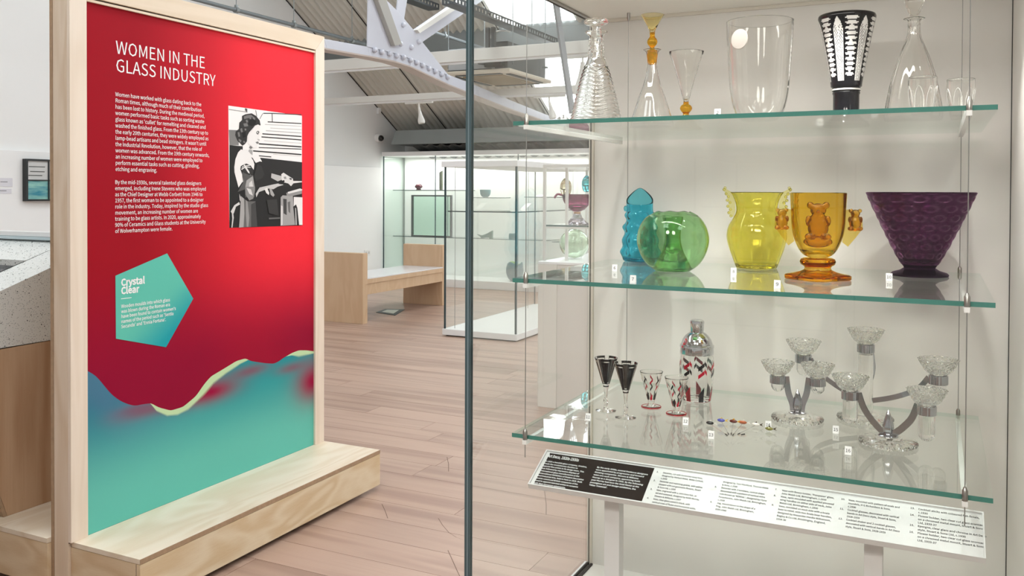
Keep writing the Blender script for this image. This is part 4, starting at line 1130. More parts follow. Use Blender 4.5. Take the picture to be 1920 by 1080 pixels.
column(*cols[0][0], [('1', ['Decanter, cut with horizontal wavy lines,', 'designed by Herbert Webb, Webb Corbett,', 'c.1930']), ('2', ['Decanter and matching goblet, with yellow', 'stopper with cut geometric flowers, Stuart', '& Sons Ltd, c.1930']), ('3', ['Vase, engraved with a John Dory fish, an', 'eel and seaweed, designed by Keith Murray,', 'Stevens & Williams, c.1937']), ('4', ['Vase, clear glass cased in black, with', 'vertical rows of flutes and horizontal splits,'])], cols[0][1][0]-cols[0][0][0]-0.014)
column(*cols[1][0], [('', ['designed by Tom Pitchford, Thomas Webb', '& Sons, c.1939']), ('5', ['Decanter with 2 tumblers, conical shape', 'decorated with a pattern of vertical mitre', 'cuts known as \'KENDAL\', designed by Clyne', 'Farquharson, John Walsh Ltd, Birmingham,', 'c.1939']), ('6', ['Jug, mould blown in the shape of a', 'frog, John Walsh Ltd, Birmingham,', '1930-1940'])], cols[1][1][0]-cols[1][0][0]-0.014)
column(*cols[2][0], [('7', ['Vase with flower holder, \'Pompeian\' glass,', 'John Walsh Ltd, Birmingham, c.1930']), ('8', ['Vase, optic moulded with applied pincered', 'wing handles on either side of neck, John', 'Walsh Ltd, Birmingham, c.1930']), ('9', ['Vase, moulded on each side with a koala', 'bear in relief, with two koala bear handles,', 'designed by Alexander Hardie Williamson,', 'Bagley & Co Ltd, Knottingley, England,', '1934-36'])], cols[2][1][0]-cols[2][0][0]-0.014)
column(*cols[3][0], [('10', ['Vase, moulded with pattern of ovals and', 'roundels, H G Richardson & Sons,', 'c.1930']), ('11', ['Cocktail glasses, decorated with vertical', 'bands in Art Deco style, Stuart & Sons,', '1928-1939']), ('12', ['Cocktail shaker and 2 cocktail glasses,', 'decorated with vertical bands in Art Deco', 'style, Stuart & Sons, 1928-1939'])], cols[3][1][0]-cols[3][0][0]-0.014)
column(*cols[4][0], [('13', ['Cocktail sticks with coloured fish finials,', 'c.1930']), ('14', ['Flower holder, two clear cut glass sconces', 'on a chromed metal mount, Stuart & Sons', 'Ltd, 1933-37']), ('15', ['Epergne, clear glass and chrome in Art Deco', 'style, Stuart & Sons Ltd, c.1930']), ('16', ['Flower holder, two clear cut glass sconces', 'on a chromed metal mount, Stuart & Sons', 'Ltd, 1933-37'])], 0.150)
for x0, x1 in [[-0.8556, -0.8103], [-0.1593, -0.1155]]:
    MB().box(x0, x1, 2.385, 2.425, CZF+0.0002, 0.612).build('leg', BOARDW, lb, bevel=0.001)

# ---------------------------------------------------------------- numbered cards
CARD = plain('card_white', (0.86, 0.86, 0.85, 1), 0.3)
def card(num, x, y, z, what):
    t = thing('number_card', 'small white card printed %d standing on the glass beside %s' % (num, what), 'label', (x, y, z))
    w, h = (0.0165, 0.021)
    m = MB()
    m.add([(-w/2, 0, 0), (w/2, 0, 0), (w/2, 0.004, h), (-w/2, 0.004, h), (-w/2, 0.008, 0), (w/2, 0.008, 0), (w/2, 0.0055, h), (-w/2, 0.0055, h)],
          [(0, 1, 2, 3), (5, 4, 7, 6), (0, 4, 5, 1), (1, 5, 6, 2), (2, 6, 7, 3), (3, 7, 4, 0)])
    c = m.build('card', CARD, t, local=True)
    wd = 0.0062 if num < 10 else 0.0115
    o = text('numeral', [str(num)], (-wd/2, 0.0012, 0.0065), (1, 0, 0), (0, 0.19, 0.98), 0.0125, INKB, None, 0.01, wd, bold=0.012, lift=0.0003)
    o.parent = t
for a in [(1, -0.935, 2.254, 1.6497, 'the ridged decanter'), (2, -0.5197, 2.3, 1.6497, 'the engraved bucket vase'), (4, -0.3144, 2.7263, 1.6497, 'the black cut vase'), (5, -0.1508, 2.4945, 1.6497, 'the faceted decanter'), (6, -0.891, 2.5635, 1.2087, 'the turquoise frog jug'), (7, -0.732, 2.2533, 1.2087, 'the green globe vase'), (8, -0.5398, 2.6143, 1.2087, 'the yellow winged vase'), (9, -0.3648, 2.3005, 1.2087, 'the amber koala vase'), (10, -0.1188, 2.6449, 1.2087, 'the purple conical vase'), (11, -0.9309, 2.4458, 0.7712, 'the black banded cocktail glasses'), (12, -0.6581, 2.5294, 0.7712, 'the red patterned glasses and shaker'), (13, -0.5572, 2.4181, 0.7712, 'the cocktail sticks'), (14, -0.4338, 2.5966, 0.7712, 'the rear flower holder'), (15, -0.253, 2.631, 0.7712, 'the epergne'), (16, -0.2031, 2.4299, 0.7712, 'the front flower holder')]:
    card(*a)

# ================================================================ glass on the shelves
def hollow(outer, t, fl):
    """closed profile of a vessel: outer wall up, rim, inner wall down to the floor (heights above fl)"""
    pr = []
    if outer[0][0] > 1e-6:
        pr.append((0, outer[0][1]))
    pr += list(outer)
    rt, zt = outer[-1]
    pr.append((rt-t*0.5, zt+t*0.25))
    inner = []
    for (r0, z0), (r1, z1) in zip(outer, outer[1:]):
        inner += [(r0, z0), ((r0+r1)/2, (z0+z1)/2)]
    inner.append(outer[-1])
    last = None
    inn = [(max(r-t, 0.0005), z) for r, z in inner if z > fl+0.5*t]
    for r, z in reversed(inn):
        pr.append((r, z))
    pr.append((max(inn[0][0]*0.6, 0.0004), fl))
    pr.append((0, fl))
    return pr
def smoothp(pts, n=6):
    """Catmull-Rom through profile points"""
    out = []
    P_ = [pts[0]]+list(pts)+[pts[-1]]
    for i in range(1, len(P_)-2):
        a, b, c, d = P_[i-1], P_[i], P_[i+1], P_[i+2]
        for k in range(n):
            t = k/n
            q = []
            for j in (0, 1):
                q.append(0.5*((2*b[j])+(-a[j]+c[j])*t+(2*a[j]-5*b[j]+4*c[j]-d[j])*t*t+(-a[j]+3*b[j]-3*c[j]+d[j])*t**3))
            out.append((max(q[0], 0), q[1]))
    out.append(pts[-1])
    return out
def sc(pts, s):
    return [(r*s, z*s) for r, z in pts]
def paint(m, f0, fn):
    """material index per face from its centre: fn(angle, radius, height)"""
    for i in range(f0, len(m.f)):
        f = m.f[i]
        x = sum(m.v[k][0] for k in f)/len(f); y = sum(m.v[k][1] for k in f)/len(f); z = sum(m.v[k][2] for k in f)/len(f)
        m.m[i] = fn(math.atan2(y, x), math.hypot(x, y), z)
def prof_r(pr, z):
    for (r0, z0), (r1, z1) in zip(pr, pr[1:]):
        if min(z0, z1) <= z <= max(z0, z1) and z0 != z1:
            return r0+(r1-r0)*(z-z0)/(z1-z0)
    return pr[-1][0]
def patch(m, pr, corners, mi, lift=0.0004, n=4):
    """a printed quadrilateral lying on a turned surface; corners (angle, height) x4"""
    a, b, c, d = corners
    vs = []
    for i in range(n+1):
        t = i/n
        for p, q in ((a, b), (d, c)):
            th = p[0]+(q[0]-p[0])*t; z = p[1]+(q[1]-p[1])*t
            r = prof_r(pr, z)+lift
            vs.append((r*math.cos(th), r*math.sin(th), z))
    m.add(vs, [(2*i, 2*i+2, 2*i+3, 2*i+1) for i in range(n)], mi)
FACE = math.atan2(-0.9, 0.25)      # angle that faces the viewer
AMB = glass('amber_glass', (0.95, 0.84, 0.44))
AMBS = glass('amber_stem_glass', (0.92, 0.68, 0.18))
AMBP = glass('pale_amber_glass', (0.97, 0.93, 0.76))
YEL = glass('yellow_glass', (0.965, 0.94, 0.58), bump=0.12, bscale=40)
YELP = glass('pale_yellow_glass', (0.97, 0.95, 0.68), rough=0.08)
GRN = glass('green_glass', (0.77, 0.90, 0.74))
BLU = glass('turquoise_glass', (0.46, 0.87, 0.94))
PUR = glass('purple_glass', (0.47, 0.27, 0.44))
BLKG = plain('black_glass', (0.006, 0.006, 0.008, 1), 0.08, spec=0.4)
CUTW = plain('cut_white_glass', (0.72, 0.71, 0.68, 1), 0.15)
FROST = plain('frosted_disc', (0.50, 0.46, 0.42, 1), 0.45)
RIMR = glass('red_rim_glass', (0.9, 0.42, 0.46))
ENR = plain('red_enamel', hexc('b0122e'), 0.2)
ENB = plain('black_enamel', (0.01, 0.01, 0.012, 1), 0.2)

# --- top shelf
def at(p):
    return (p[0], p[1], p[2]+0.0002)
s = 0.001638
t = thing('decanter', 'clear conical decanter with wavy horizontal ridges and a disc stopper, first on the top shelf', 'decanter', at((-0.9351, 2.5116, ZT1)))
out = smoothp([(46, 0), (48, 3), (48, 10), (44, 28), (37, 58), (29, 88), (22, 110), (16, 126), (13, 142), (11.5, 156), (12, 166), (20, 173), (21, 175)], 5)
def ridges(r, z, a, k):
    h = z/s
    if 6 < h < 112 and k < 150:
        return r+0.0017*math.sin(2*PI*(h/7.5+0.5*math.sin(4*a))), z
    return r, z
m = MB().lathe(sc(hollow(smoothp(out, 3), 3.2, 6), s), 72, fn=ridges)
m.build('body', CLEAR, t, True, local=True, angle=80)
m = MB().lathe(sc([(0, 128), (7, 128), (9, 150), (9.5, 176), (8, 180), (9, 186), (22, 190), (24, 194), (20, 198), (0, 200)], s), 32)
m.build('stopper', CLEARB, t, True, local=True)
m = MB()
for i in range(60):
    a = i*2.4; z = (126+(i % 15)*2.6)*s
    r = prof_r(sc(out, s), z)
    m.ball((r*math.cos(a)*1.08, r*math.sin(a)*1.08, z), 0.0034, 8, sc=(1, 1, 0.9))
m.build('cut_collar', CLEAR, t, True, local=True)

t = thing('decanter', 'slender clear decanter with a tall amber funnel stopper on the top shelf', 'decanter', at((-0.7924, 2.6191, ZT1)))
out = [(40, 0), (41, 3), (39, 14), (32, 36), (25, 58), (18, 76), (14, 90), (11, 106), (9, 122), (10, 134), (12, 142), (17, 146)]
m = MB().lathe(sc(hollow(smoothp(out, 5), 2.6, 5), s), 10*6, fn=lambda r, z, a, k: (r*(1+0.018*math.cos(10*a)), z))
m.build('body', CLEAR, t, True, local=True, angle=80)
m = MB().lathe(sc(smoothp([(0, 118), (5.5, 118), (6.5, 122), (8.5, 140), (9, 144), (5, 146), (4, 150)], 3)+[(0, 150)], s), 24)
m.build('stopper_plug', AMBS, t, True, local=True)
m = MB().lathe(sc([(0, 150)]+smoothp([(4, 150), (4.5, 152), (8, 156), (9.5, 161), (8, 166), (5, 170), (4.6, 174), (5, 178)], 4)+[(0, 178)], s), 24)
m.build('stopper_ball', AMBS, t, True, local=True)
m = MB().lathe(sc([(0, 178.2), (4.8, 178.2), (6, 183), (12, 195), (18, 205), (22, 211), (21, 211.6), (16.5, 204), (10.5, 194), (4, 184), (0, 182)], s), 32)
m.build('stopper_funnel', AMBP, t, True, local=True)

s = 0.0017
t = thing('goblet', 'clear flared goblet with an amber knop stem on the top shelf', 'goblet', at((-0.7141, 2.7262, ZT1)))
m = MB().lathe(sc(hollow([(4.5, 51), (6, 56), (10, 72), (17, 98), (25, 124), (32, 143)], 1.6, 55), s), 10*5, fn=lambda r, z, a, k: (r*(1+0.02*math.cos(10*a)), z))
m.build('bowl', CLEAR, t, True, local=True, angle=80)
m = MB().lathe(sc([(0, 27)]+smoothp([(5.5, 27), (5.5, 30), (9.5, 35), (11, 39.5), (9, 44), (5, 47), (5.2, 50.6)], 4)+[(0, 50.6)], s), 24)
m.build('knop', AMBS, t, True, local=True)
m = MB().lathe(sc([(0, 0), (31, 0), (31, 1.6), (22, 8), (10, 20), (6, 26.8), (0, 26.8)], s), 40)
m.build('foot', AMBP, t, True, local=True)

s = 0.001456
t = thing('vase', 'large clear bucket vase engraved with a frosted fish disc, centre of the top shelf', 'vase', at((-0.449, 2.5, ZT1)))
out = smoothp([(26, 0), (32, 2), (42, 12), (50, 34), (55, 66), (58, 110), (60.5, 150), (62.5, 190)], 6)
m = MB().lathe(sc(hollow(out, 2.6, 8), s), 72)
m.build('body', CLEAR, t, True, local=True)
a0 = FACE-0.72
pr = sc(out, s)
z0 = 150*s
r = prof_r(pr, z0)
R = Matrix.Rotation(a0, 3, 'Z') @ Matrix.Rotation(PI/2, 3, 'Y')
m = MB().lathe([(0, 0), (0.026, 0), (0.0275, 0.0015), (0.026, 0.003), (0.012, 0.0042), (0, 0.0045)], 28)
m.v = [tuple(R @ Vector(p)+Vector((r*math.cos(a0), r*math.sin(a0), z0))) for p in m.v]
m.build('fish_disc', FROST, t, True, local=True)

s = 0.001578
t = thing('vase', 'black cased vase cut through with clear flutes and rows of slits on the top shelf', 'vase', at((-0.2487, 2.7996, ZT1)))
out = [(42, 0), (42.5, 3), (38, 10), (27, 17), (23.5, 24), (23.5, 60), (25, 63), (24, 66), (26, 68), (26, 71), (25, 73), (28, 76)]
out += [(28+24*(i/60)**1.15, 78+i*127/60) for i in range(61)]
out += [(51.5, 208), (50.5, 210)]
pr = hollow(out, 4, 80)
m = MB().lathe(sc(pr, s), 240)
def cut(a, r, z):
    h = z/s
    if r < prof_r(out, min(max(h, 78), 207))*s-2.5*s:
        return 0
    if 63 < h < 64.5 or 69 < h < 70.5:
        return 1
    if not 84 < h < 202:
        return 0
    d = math.degrees(a-FACE) % 60
    d1 = min(d, 60-d)               # distance from a slit column
    d2 = abs(d-30)                  # distance from a flute
    if d1 < 14.5:
        if h < 92: return 0
        q = (h-92) % 9.2/9.2
        return 1 if abs(q-0.5) < 0.36*(1-(d1/14.5)**2)+0.05 else 0
    if d2 < 11.5 and h < 201-(d2*0.75)**1.45:
        if d2 > 9.6 or d2 < 1.2: return 1
        if h > 186: return 1
        q = ((h+d2*1.2) % 6.0)/6.0
        return 1 if q < 0.72 else 0
    return 0
paint(m, 0, cut)
m.build('body', [BLKG, CUTW], t, True, local=True, angle=60)

s = 0.001456
t = thing('decanter', 'clear faceted decanter with a teardrop stopper at the right of the top shelf', 'decanter', at((-0.0629, 2.6638, ZT1)))
out = smoothp([(46, 0), (50, 4), (50, 16), (46, 46), (38, 84), (28, 118), (19, 142), (13, 158), (11, 172), (11, 184), (12, 190), (19, 194)], 5)
m = MB().lathe(sc(hollow(out, 3, 6), s), 12*6, fn=lambda r, z, a, k: (r*(1+0.02*math.cos(12*a)), z))
m.build('body', CLEAR, t, True, local=True, angle=80)
m = MB().lathe(sc([(0, 170)]+smoothp([(7, 170), (9, 194), (7, 198), (10, 206), (16, 222), (17, 234), (14, 246), (8, 254)], 5)+[(0, 256)], s), 40, fn=lambda r, z, a, k: (r*(1+0.03*math.cos(10*a)), z))
m.build('stopper', CLEAR, t, True, local=True)
def tumbler(loc, label):
    s = 0.001396
    t = thing('tumbler', label, 'tumbler', at(loc), 'clear tumblers matching the faceted decanter')
    out = smoothp([(15, 0), (17, 1.5), (20, 16), (23.5, 40), (25, 58), (25, 76)], 5)
    m = MB().lathe(sc(hollow(out, 1.8, 6), s), 56, fn=lambda r, z, a, k: (r*(1+0.02*math.cos(14*a)*(1 if z < 52*s else 0)), z))
    m.build('body', CLEAR, t, True, local=True, angle=80)
    m = MB()
    for i in range(7):      # arched mitre cuts
        a = i*2*PI/7
        pts = []
        for j in range(9):
            q = j/8
            th = a+0.42*(q-0.5)*2; z = (14+44*math.sin(PI*q)**0.6)*s
            r = prof_r(sc(out, s), z)+0.0003
            pts.append((r*math.cos(th), r*math.sin(th), z))
        m.tube(pts, 0.0007, 6)
    m.build('cut_arches', CUTW, t, True, local=True)
tumbler((-0.0385, 2.5425, ZT1), 'clear cut tumbler standing in front of the faceted decanter')
tumbler((0.053, 2.6363, ZT1), 'clear cut tumbler standing right of the faceted decanter, behind the cable')

# --- middle shelf
s = 0.00188
t = thing('jug', 'turquoise blown glass frog jug with pointed lip, at the left of the middle shelf', 'jug', at((-0.945, 2.9859, ZT2)))
random.seed(3)
bumps = []
for z, dz in ((18, 13), (40, 16), (64, 13), (86, 10)):
    for i in range(5):
        bumps.append((FACE-2.0+i*1.05+(z % 7)*0.12, z, random.uniform(4.5, 9.0), 0.36, dz*0.6))
def frog(r, z, a, k):
    h = z/s
    g = 0
    for b0, bz, amp, wa, wz in bumps:
        da = (a-b0+PI) % (2*PI)-PI
        g += amp*math.exp(-(da/wa)**2-((h-bz)/wz)**2)
    if h > 92:       # the slanting mouth rises to a point at the back
        up = 0.5+0.5*math.cos(a-(FACE+PI))
        lift = (up**1.6)*31*max(0, min(1, (h-94)/12))
        rr = r*(1-0.45*max(0, min(1, (h-94)/12))*up**3)
        return rr+g*s*0.5, z+lift*s
    return r+g*s, z
out = smoothp([(27, 0), (31, 4), (31, 18), (29, 36), (27, 52), (25, 68), (24, 82), (24.5, 94), (26, 106)], 5)
m = MB().lathe(sc(hollow(out, 2.4, 5), s), 84, fn=frog)
m.build('body', BLU, t, True, local=True, angle=80)
m = MB().ball((0.05*math.cos(FACE-1.45), 0.05*math.sin(FACE-1.45), 0.186), 0.008, 12, sc=(0.8, 1, 1.3))
m.build('lip_knob', BLU, t, True, local=True)

s = 0.001638
t = thing('vase', 'pale green iridescent globe vase holding a glass flower holder on the middle shelf', 'vase', at((-0.7375, 2.6673, ZT2)))
out = smoothp([(28, 0), (34, 1.5), (50, 14), (62, 34), (67.5, 58), (63, 82), (52, 100), (40, 108), (33, 111.5)], 6)
m = MB().lathe(sc(hollow(out, 2.4, 6), s), 84, fn=lambda r, z, a, k: (r, z+(0.0016*math.sin(7*a) if z > 104*s else 0)))
m.build('body', GRN, t, True, local=True, angle=80)
m = MB().lathe(sc([(0, 6.5)]+smoothp([(36, 6.5), (30, 18), (20, 38), (15, 60), (16, 84), (20, 100)], 5)+[(17, 100), (12, 62), (16, 40), (0, 30)], s), 48)
m.build('flower_holder', GRN, t, True, local=True)

s = 0.00176
t = thing('vase', 'yellow glass vase with pinched pale wing handles on the middle shelf', 'vase', at((-0.5279, 2.9128, ZT2)))
out = smoothp([(34, 0), (37, 2), (43, 18), (50, 38), (54, 58), (51, 76), (42, 92), (37, 104), (38, 118), (43, 132), (48, 139)], 6)
m = MB().lathe(sc(hollow(out, 2.4, 6), s), 16*5, fn=lambda r, z, a, k: (r*(1+0.007*math.cos(16*a)), z))
m.build('body', YEL, t, True, local=True, angle=80)
DR = Vector((math.cos(0.450931), math.sin(0.450931), 0))      # sideways as the viewer sees it
DF = Vector((-math.sin(0.450931), math.cos(0.450931), 0))
def frame(loc):
    f = Vector((loc[0], loc[1], 0)).normalized()
    return Vector((f.y, -f.x, 0)), f
VR, VF = frame((-0.5279, 2.9128))
wing = [(44, 139), (50, 142), (58, 147), (60, 144), (56, 136), (52, 131), (54, 124), (49, 120), (53, 113), (48, 107), (51, 101), (47, 95), (42, 93), (38, 104), (39, 120)]
for sgn in (-1, 1):
    m = MB()
    m.prism([tuple(VR*(sgn*r*s)+Vector((0, 0, z*s))-VF*0.003) for r, z in wing], tuple(VF*0.006))
    for r, z in wing[2:12]:
        m.ball(tuple(VR*(sgn*(r-1)*s)+Vector((0, 0, z*s))), 0.0052, 8)
    m.build('wing_handle', YELP, t, True, local=True, angle=50)

s = 0.001517
t = thing('vase', 'amber pressed glass vase on a square foot with koala handles and relief, middle shelf', 'vase', at((-0.3016, 2.5978, ZT2)))
VR, VF = frame((-0.3016, 2.5978))
out = smoothp([(14, 40), (26, 46), (35, 58), (43, 78), (47, 100), (48.5, 130), (50, 160)], 6)
m = MB().lathe(sc([(0, 40)]+hollow(out, 4, 54)[1:], s), 64)
m.build('body', AMB, t, True, local=True)
m = MB().lathe(sc([(0, 22), (23, 22), (25, 25), (30, 28), (32, 33), (30, 38), (25, 40), (0, 39.9)], s), 48)
m.build('stem_ring', AMBS, t, True, local=True)
# square foot with a concave top, one corner towards the viewer
m = MB()
vs = []; fs = []
lv = [(44, 0, 0.0), (46, 1.5, 0.0), (46, 7.5, 0.0), (44, 9, 0.0), (36, 11, 0.1), (28, 14.5, 0.5), (24, 18, 0.9), (22.8, 21.8, 1.0)]
q = 48
for rr, z, rd in lv:
    for j in range(q):
        a = 2*PI*j/q
        sq = 1/max(abs(math.cos(a)), abs(math.sin(a)))
        sq = min(sq, 1.28)
        k = (1-rd)*sq+rd
        aa = a+math.atan2(-VF.y, -VF.x)+PI/4
        vs.append((rr*k*s*math.cos(aa), rr*k*s*math.sin(aa), z*s))
for i in range(len(lv)-1):
    for j in range(q):
        fs.append((i*q+j, i*q+(j+1) % q, (i+1)*q+(j+1) % q, (i+1)*q+j))
fs.append(tuple(range(q-1, -1, -1))); fs.append(tuple((len(lv)-1)*q+j for j in range(q)))
m.add(vs, fs)
m.build('foot', glass('amber_foot_glass', (0.93, 0.72, 0.28)), t, True, local=True, angle=30)
def koala(m, c, u, w, n, k, flat=1.0):
    """seated koala: c belly centre, u sideways, n outward, k size"""
    u = Vector(u); n = Vector(n); z = Vector((0, 0, 1)); c = Vector(c)
    def b(x, y, d, r, sx=1, sy=1, sz=1):
        R = Matrix((u, n, z)).transposed()
        m.ball(tuple(c+u*(x*k)+z*(y*k)+n*(d*k)), r*k, 14, sc=(sx, sy*flat, sz), rot=R)
    b(0, 0, 0, 1.0, 0.85, 0.7, 1.25)
    b(0, 1.35, 0.15, 0.62, 1.05, 0.85, 0.95)
    b(-0.62, 1.75, 0.05, 0.3); b(0.62, 1.75, 0.05, 0.3)
    b(0, 1.22, 0.62, 0.18, 0.9, 0.9, 1.1)
    b(-0.75, 0.45, 0.3, 0.32, 0.8, 0.8, 1.5); b(0.75, 0.45, 0.3, 0.32, 0.8, 0.8, 1.5)
    b(-0.6, -0.85, 0.35, 0.42, 1.1, 0.9, 0.8); b(0.6, -0.85, 0.35, 0.42, 1.1, 0.9, 0.8)
AMBF = glass('frosted_amber_glass', (0.92, 0.72, 0.32), rough=0.25)
for sgn in (-1, 1):
    m = MB()
    hp_ = [(44, 128), (58, 132), (76, 112), (77, 96), (66, 80), (52, 62), (42, 70), (47, 100)]
    m.prism([tuple(VR*(sgn*r*s)+Vector((0, 0, z*s))-VF*0.004) for r, z in hp_], tuple(VF*0.008))
    m.build('handle_web', AMBP if False else AMB, t, False, local=True)
    m = MB()
    koala(m, tuple(VR*(sgn*64*s)+Vector((0, 0, 106*s))-VF*0.002), VR, None, -VF, 0.019)
    o = m.build('koala_handle', AMBF, t, True, local=True)
    md = o.modifiers.new('remesh', 'REMESH'); md.mode = 'VOXEL'; md.voxel_size = 0.0016; md.use_smooth_shade = True
m = MB()
koala(m, tuple(-VF*(45*s)+Vector((0, 0, 100*s))), VR, None, -VF, 0.033, 0.36)
m.ball(tuple(-VF*(40*s)+Vector((0, 0, 72*s))), 0.03, 14, sc=(1.3, 0.35, 0.55), rot=Matrix.Rotation(math.atan2(VR.y, VR.x), 3, 'Z'))
o = m.build('koala_relief', AMBF, t, True, local=True)
md = o.modifiers.new('remesh', 'REMESH'); md.mode = 'VOXEL'; md.voxel_size = 0.0018; md.use_smooth_shade = True

s = 0.001578
t = thing('vase', 'dark purple conical vase moulded with ovals and roundels, right of the middle shelf', 'vase', at((-0.046, 2.8608, ZT2)))
out = [(30, 20)]+[(31+64*(i/90)**0.92, 20+i*135/90) for i in range(1, 91)]
def ovals(r, z, a, k):
    h = z/s
    if k > 92 or h < 26:
        return r, z
    g = 0
    row = (h-30)/17.5
    ri = math.floor(row)
    n = 14
    ph = (a/(2*PI)*n+(0.5 if ri % 2 else 0)) % 1-0.5
    dv = row-ri-0.5
    q = (ph/0.40)**2+(dv/0.40)**2
    if q < 1:
        g = 2.6*(1-q)**0.5
    return r+g*s*0.45, z
m = MB().lathe(sc(hollow(out, 6, 30), s), 168, fn=ovals)
def oval_highlight(a, r, z):  # lighter glass painted round each oval in place of its highlight
    h = z/s
    if h < 28 or h > 152 or r < prof_r(out, h)*s-3*s:
        return 0
    row = (h-30)/17.5; ri = math.floor(row)
    ph = ((a % (2*PI))/(2*PI)*14+(0.5 if ri % 2 else 0)) % 1-0.5
    q = (ph/0.40)**2+((row-ri-0.5)/0.40)**2
    return 1 if q < 1 and q > 0.35 else 0
paint(m, 0, oval_highlight)
m.build('bowl', [PUR, glass('purple_glass_highlight', (0.76, 0.60, 0.72))], t, True, local=True, angle=80)
m = MB().lathe(sc([(0, 0), (49, 0), (50, 3), (47, 6), (34, 10), (27, 15), (30, 19.8), (0, 19.8)], s), 56)
m.build('foot', glass('dark_purple_foot', (0.38, 0.28, 0.40)), t, True, local=True)

# --- bottom shelf
def cocktail(loc, label, rot):
    s = 0.001638
    t = thing('cocktail_glass', label, 'cocktail glass', at(loc), 'pair of black banded cocktail glasses', rot)
    out = [(5, 48), (7, 52)]+[(7+15*(i/24), 52+49*(i/24)) for i in range(1, 25)]
    m = MB().lathe(sc([(0, 48)]+hollow(out, 1.4, 52)[1:], s), 120)
    def pan(a, r, z):
        h = z/s
        if h < 53 or r < prof_r(out, min(max(h, 49), 100))*s-0.8*s:
            return 0
        d = math.degrees(a) % 72
        return 1 if 8 < d < 60 and not (12 < d < 14.5 and h < 96) and not (53.5 < d < 56 and h < 96) and not (94.5 < h < 96.5 and 12 < d < 56) else 0
    paint(m, 0, pan)
    m.build('bowl', [CLEAR, BLKG], t, True, local=True, angle=60)
    m = MB().lathe(sc([(0, 46), (5.4, 46), (5.6, 47.9), (0, 47.9)], s), 24)
    m.build('collar', BLKG, t, True, local=True)
    m = MB().lathe(sc([(0, 3.5)]+smoothp([(5, 3.5), (3.4, 7), (3.2, 14), (4.2, 20), (2.8, 25), (3.0, 32), (4.4, 45.9)], 5)+[(0, 45.9)], s), 24, fn=lambda r, z, a, k: (r*(1+0.16*math.cos(3*a+z*260)*(1 if z < 26*s else 0.2)), z))
    m.build('stem', CLEAR, t, True, local=True)
    m = MB().lathe(sc([(0, 0), (19, 0), (19.5, 1), (14, 2.4), (6, 3.4), (0, 3.4)], s), 40)
    m.build('foot', CLEAR, t, True, local=True)
cocktail((-0.924, 2.5854, ZT3), 'black banded cocktail glass with clear stem, left one of the pair', FACE-math.radians(34))
cocktail((-0.8419, 2.5323, ZT3), 'black banded cocktail glass with clear stem, in front beside the red patterned glasses', FACE+math.radians(2))
def redglass(loc, label, rot):
    s = 0.00166
    t = thing('cocktail_glass', label, 'cocktail glass', at(loc), 'pair of red and black patterned cocktail glasses', rot)
    out = [(6.5, 12), (7, 14)]+[(7+15*(i/16), 14+54*(i/16)) for i in range(1, 17)]
    m = MB().lathe(sc([(0, 12)]+hollow(out, 1.2, 15)[1:], s), 60)
    m.build('bowl', CLEAR, t, True, local=True, angle=60)
    m = MB().lathe(sc([(0, 2.6), (9, 2.6), (6.5, 5), (6.3, 11.9), (0, 11.9)], s), 32)
    m.build('stem', CLEAR, t, True, local=True)
    m = MB().lathe(sc([(0, 0), (17, 0), (17, 1.6), (9, 2.5), (0, 2.5)], s), 40)
    m.build('foot', CLEAR, t, True, local=True)
    m = MB().lathe(sc([(17.05, 0), (19, 0.2), (19.2, 1.2), (18.6, 2.0), (17.05, 1.9)], s), 40, close=True)
    m.build('foot_rim', RIMR, t, True, local=True)
    m = MB(); pr = sc(out, s)
    for i in range(8):
        a = i*2*PI/8
        w = 0.16; e = 5*s
        for k, z in enumerate((50, 37)):
            mi = (i+k) % 2
            patch(m, pr, [(a-w, z*s), (a+w, (z+8)*s), (a+w, (z+8)*s-e), (a-w, z*s-e)], mi)
        patch(m, pr, [(a-0.24, 14.5*s), (a+0.24, 14.5*s), (a+0.24, (26+4*(i % 2))*s), (a-0.24, (20+4*(i % 2))*s)], i % 2)
    m.build('enamel_pattern', [ENR, ENB], t, True, local=True)
redglass((-0.8115, 2.6955, ZT3), 'red and black patterned cocktail glass, rear one beside the shaker', FACE)
redglass((-0.7168, 2.6455, ZT3), 'red and black patterned cocktail glass, front one overlapping the shaker', FACE+0.3)

s = 0.00176
t = thing('cocktail_shaker', 'glass cocktail shaker with red and black chevrons and domed chrome cap, bottom shelf', 'shaker', at((-0.7057, 2.8534, ZT3)))
out = smoothp([(24, 0), (26, 2), (28.5, 20), (31, 48), (31.5, 66), (30, 84), (28.5, 90)], 5)
m = MB().lathe(sc(hollow(out, 2.2, 5), s), 60, fn=lambda r, z, a, k: (r*(1+0.008*math.cos(10*a)), z))
m.build('body', CLEAR, t, True, local=True, angle=80)
m = MB().lathe(sc([(29, 86.5), (30.5, 86.5), (31, 89), (30.6, 99), (31.8, 100), (31.2, 103.5), (29, 104.5), (28.6, 107), (26, 114), (21, 121), (14.5, 126), (13, 127), (0, 127), (0, 91), (29, 90)], s), 56)
m.build('chrome_lid', CHROME, t, True, local=True, angle=35)
m = MB().lathe(sc([(0, 127.2), (12.4, 127.2), (12.8, 143), (13.4, 144), (13, 148), (10, 150), (0, 150.5)], s), 40)
m.build('chrome_cap', CHROME, t, True, local=True, angle=35)
m = MB(); pr = sc(out, s)
for i in range(7):
    a = FACE-0.62+i*2*PI/7
    for k, z in enumerate((66, 52)):
        mi = (i+k) % 2
        patch(m, pr, [(a-0.22, z*s), (a+0.16, (z+9)*s), (a+0.16, (z+2)*s), (a-0.22, (z-7)*s)], mi)
        patch(m, pr, [(a+0.17, (z+12)*s), (a+0.30, (z+6)*s), (a+0.30, (z-1)*s), (a+0.17, (z+5)*s)], mi)
    patch(m, pr, [(a-0.16, 1.5*s), (a+0.18, 1.5*s), (a+0.18, 30*s), (a-0.16, 16*s)], i % 2)
